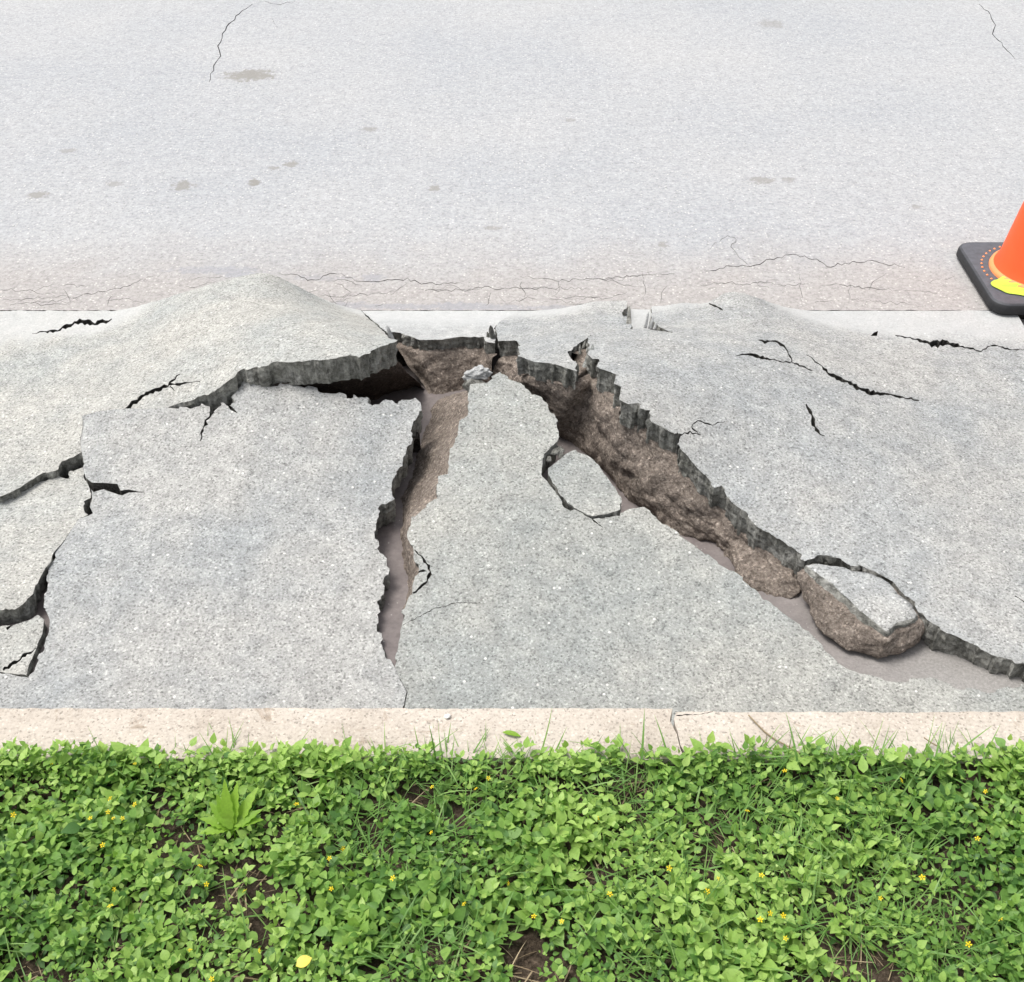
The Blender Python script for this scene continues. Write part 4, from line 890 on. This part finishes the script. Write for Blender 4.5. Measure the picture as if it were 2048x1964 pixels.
def flower_mesh():
    V = []; F = []
    for k in range(5):
        a = 2*math.pi*k/5; b0 = len(V)
        for r, da, z in ((.0008, 0, 0), (.0030, -.42, .0008), (.0046, 0, .0004), (.0030, .42, .0008)): V.append((r*math.cos(a+da), r*math.sin(a+da), z))
        F.append((b0, b0+1, b0+2, b0+3))
    b0 = len(V); V += [(.0011*math.cos(t*1.047), .0011*math.sin(t*1.047), .0012) for t in range(6)] + [(0, 0, .002)]
    F += [(b0+t, b0+(t+1) % 6, b0+6) for t in range(6)]
    b0 = len(V); V += [(.0004*math.cos(t*2.09), .0004*math.sin(t*2.09), z) for z in (0, -.022) for t in range(3)]
    F += [(b0+t, b0+3+t, b0+3+(t+1) % 3, b0+(t+1) % 3) for t in range(3)]
    return V, F
fv, ff = flower_mesh(); proto = None
FL = [(x/2.8, 1390+y/2.8) for x, y in [(755, 385), (895, 398), (615, 580), (755, 612), (605, 655), (505, 690), (635, 690), (685, 690), (575, 840), (638, 1088), (618, 1182), (1120, 958), (1155, 1060), (1370, 1098), (1855, 1085), (1920, 858), (1845, 915), (1660, 612), (1575, 280), (1455, 1430), (1185, 1590), (1065, 1430), (75, 670), (290, 380), (1680, 345)]] \
   + [(700+x/2.8, 1390+y/2.8) for x, y in [(460, 515), (705, 525), (455, 770), (885, 1055), (640, 1170), (1030, 1240), (1185, 1268), (1380, 690), (1787, 970), (1455, 1115), (240, 1025), (775, 465)]] \
   + [(1348+x/2.8, 1390+y/2.8) for x, y in [(620, 425), (1272, 478), (915, 580), (410, 650), (248, 1028), (490, 1010), (483, 1258), (538, 1222), (612, 1235), (625, 1362), (1157, 1138), (1390, 1022), (1650, 1397), (1828, 1257), (185, 1100), (1745, 540), (1700, 805)]]
for i, (px, py) in enumerate(FL):
    x, y = at(px, py, .071)
    if proto is None:
        o = mesh_obj('yellow_flower', fv, ff, [M_FLOWER, M_GRASS], [0]*11+[1]*3, smooth=False, origin=(0, 0, 0)); tone_all(o, .5); proto = o
    else: o = proto.copy(); scene.collection.objects.link(o)
    o.location = (x, y, .071); o.rotation_euler = (random.gauss(-.35, .3), random.gauss(0, .35), random.uniform(0, 6)); s = random.uniform(.75, 1.15); o.scale = (s, s, s)
    tag(o, 'tiny yellow five-petalled flower among the green weeds', 'flower', 'tiny yellow flowers in the lawn')

def loose_leaf(label, px, py, z, L, W, yaw, tilt, mat, tone, name='fallen_leaf'):
    x, y = at(px, py, z); V0, F0 = leaf_template('ro'); V0 = V0*np.array((L, W, L*.8)); c, s = math.cos(yaw), math.sin(yaw)
    V = [(x+(v[0]*c-v[1]*s), y+(v[0]*s+v[1]*c), z+v[2]+math.tan(tilt)*v[0]*.6) for v in V0]
    V2 = [(a, b, q-.0006) for a, b, q in V]; n = len(V); F = [tuple(f) for f in F0] + [tuple(int(i)+n for i in f[::-1]) for f in F0]
    o = mesh_obj(name, V+V2, F, mat, smooth=True); tone_all(o, tone); return tag(o, label, 'leaf')
M_YLEAF = leaf_mat('yellowed_leaf', [(0, (.62, .50, .06)), (1, (.72, .62, .12))], .2)
loose_leaf('yellowed fallen leaf lying on the weeds near the bottom edge', 592, 1932, .065, .022, .022, .5, .3, M_YLEAF, .6)
loose_leaf('green curled leaf lying flat on the cream kerb', 1005, 1464, .064, .03, .012, -.25, .1, M_BRIGHT, .8)
def twig(label, pts_, r, mat):
    V = []; F = []; n = 6
    for k, p in enumerate(pts_):
        for i in range(n): a = 2*math.pi*i/n; V.append((p[0]+r*math.cos(a)*.7, p[1]+r*math.cos(a)*.7, p[2]+r*math.sin(a)))
    for k in range(len(pts_)-1):
        for i in range(n): F.append((k*n+i, k*n+(i+1) % n, (k+1)*n+(i+1) % n, (k+1)*n+i))
    o = mesh_obj('dry_stem', V, F, mat, smooth=True); tone_all(o, .6); return tag(o, label, 'stem')
twig('thin dry grass stem lying across the right kerb stone', [xy3(1497, 1430, .066), xy3(1512, 1446, .065), xy3(1530, 1464, .064), xy3(1552, 1480, .064), xy3(1582, 1496, .068), xy3(1600, 1506, .07)], .0013, M_DRY)
twig('short dark stem poking over the right end of the kerb', [xy3(1848, 1475, .075), xy3(1860, 1484, .072), xy3(1878, 1494, .07)], .0011, M_DRY)
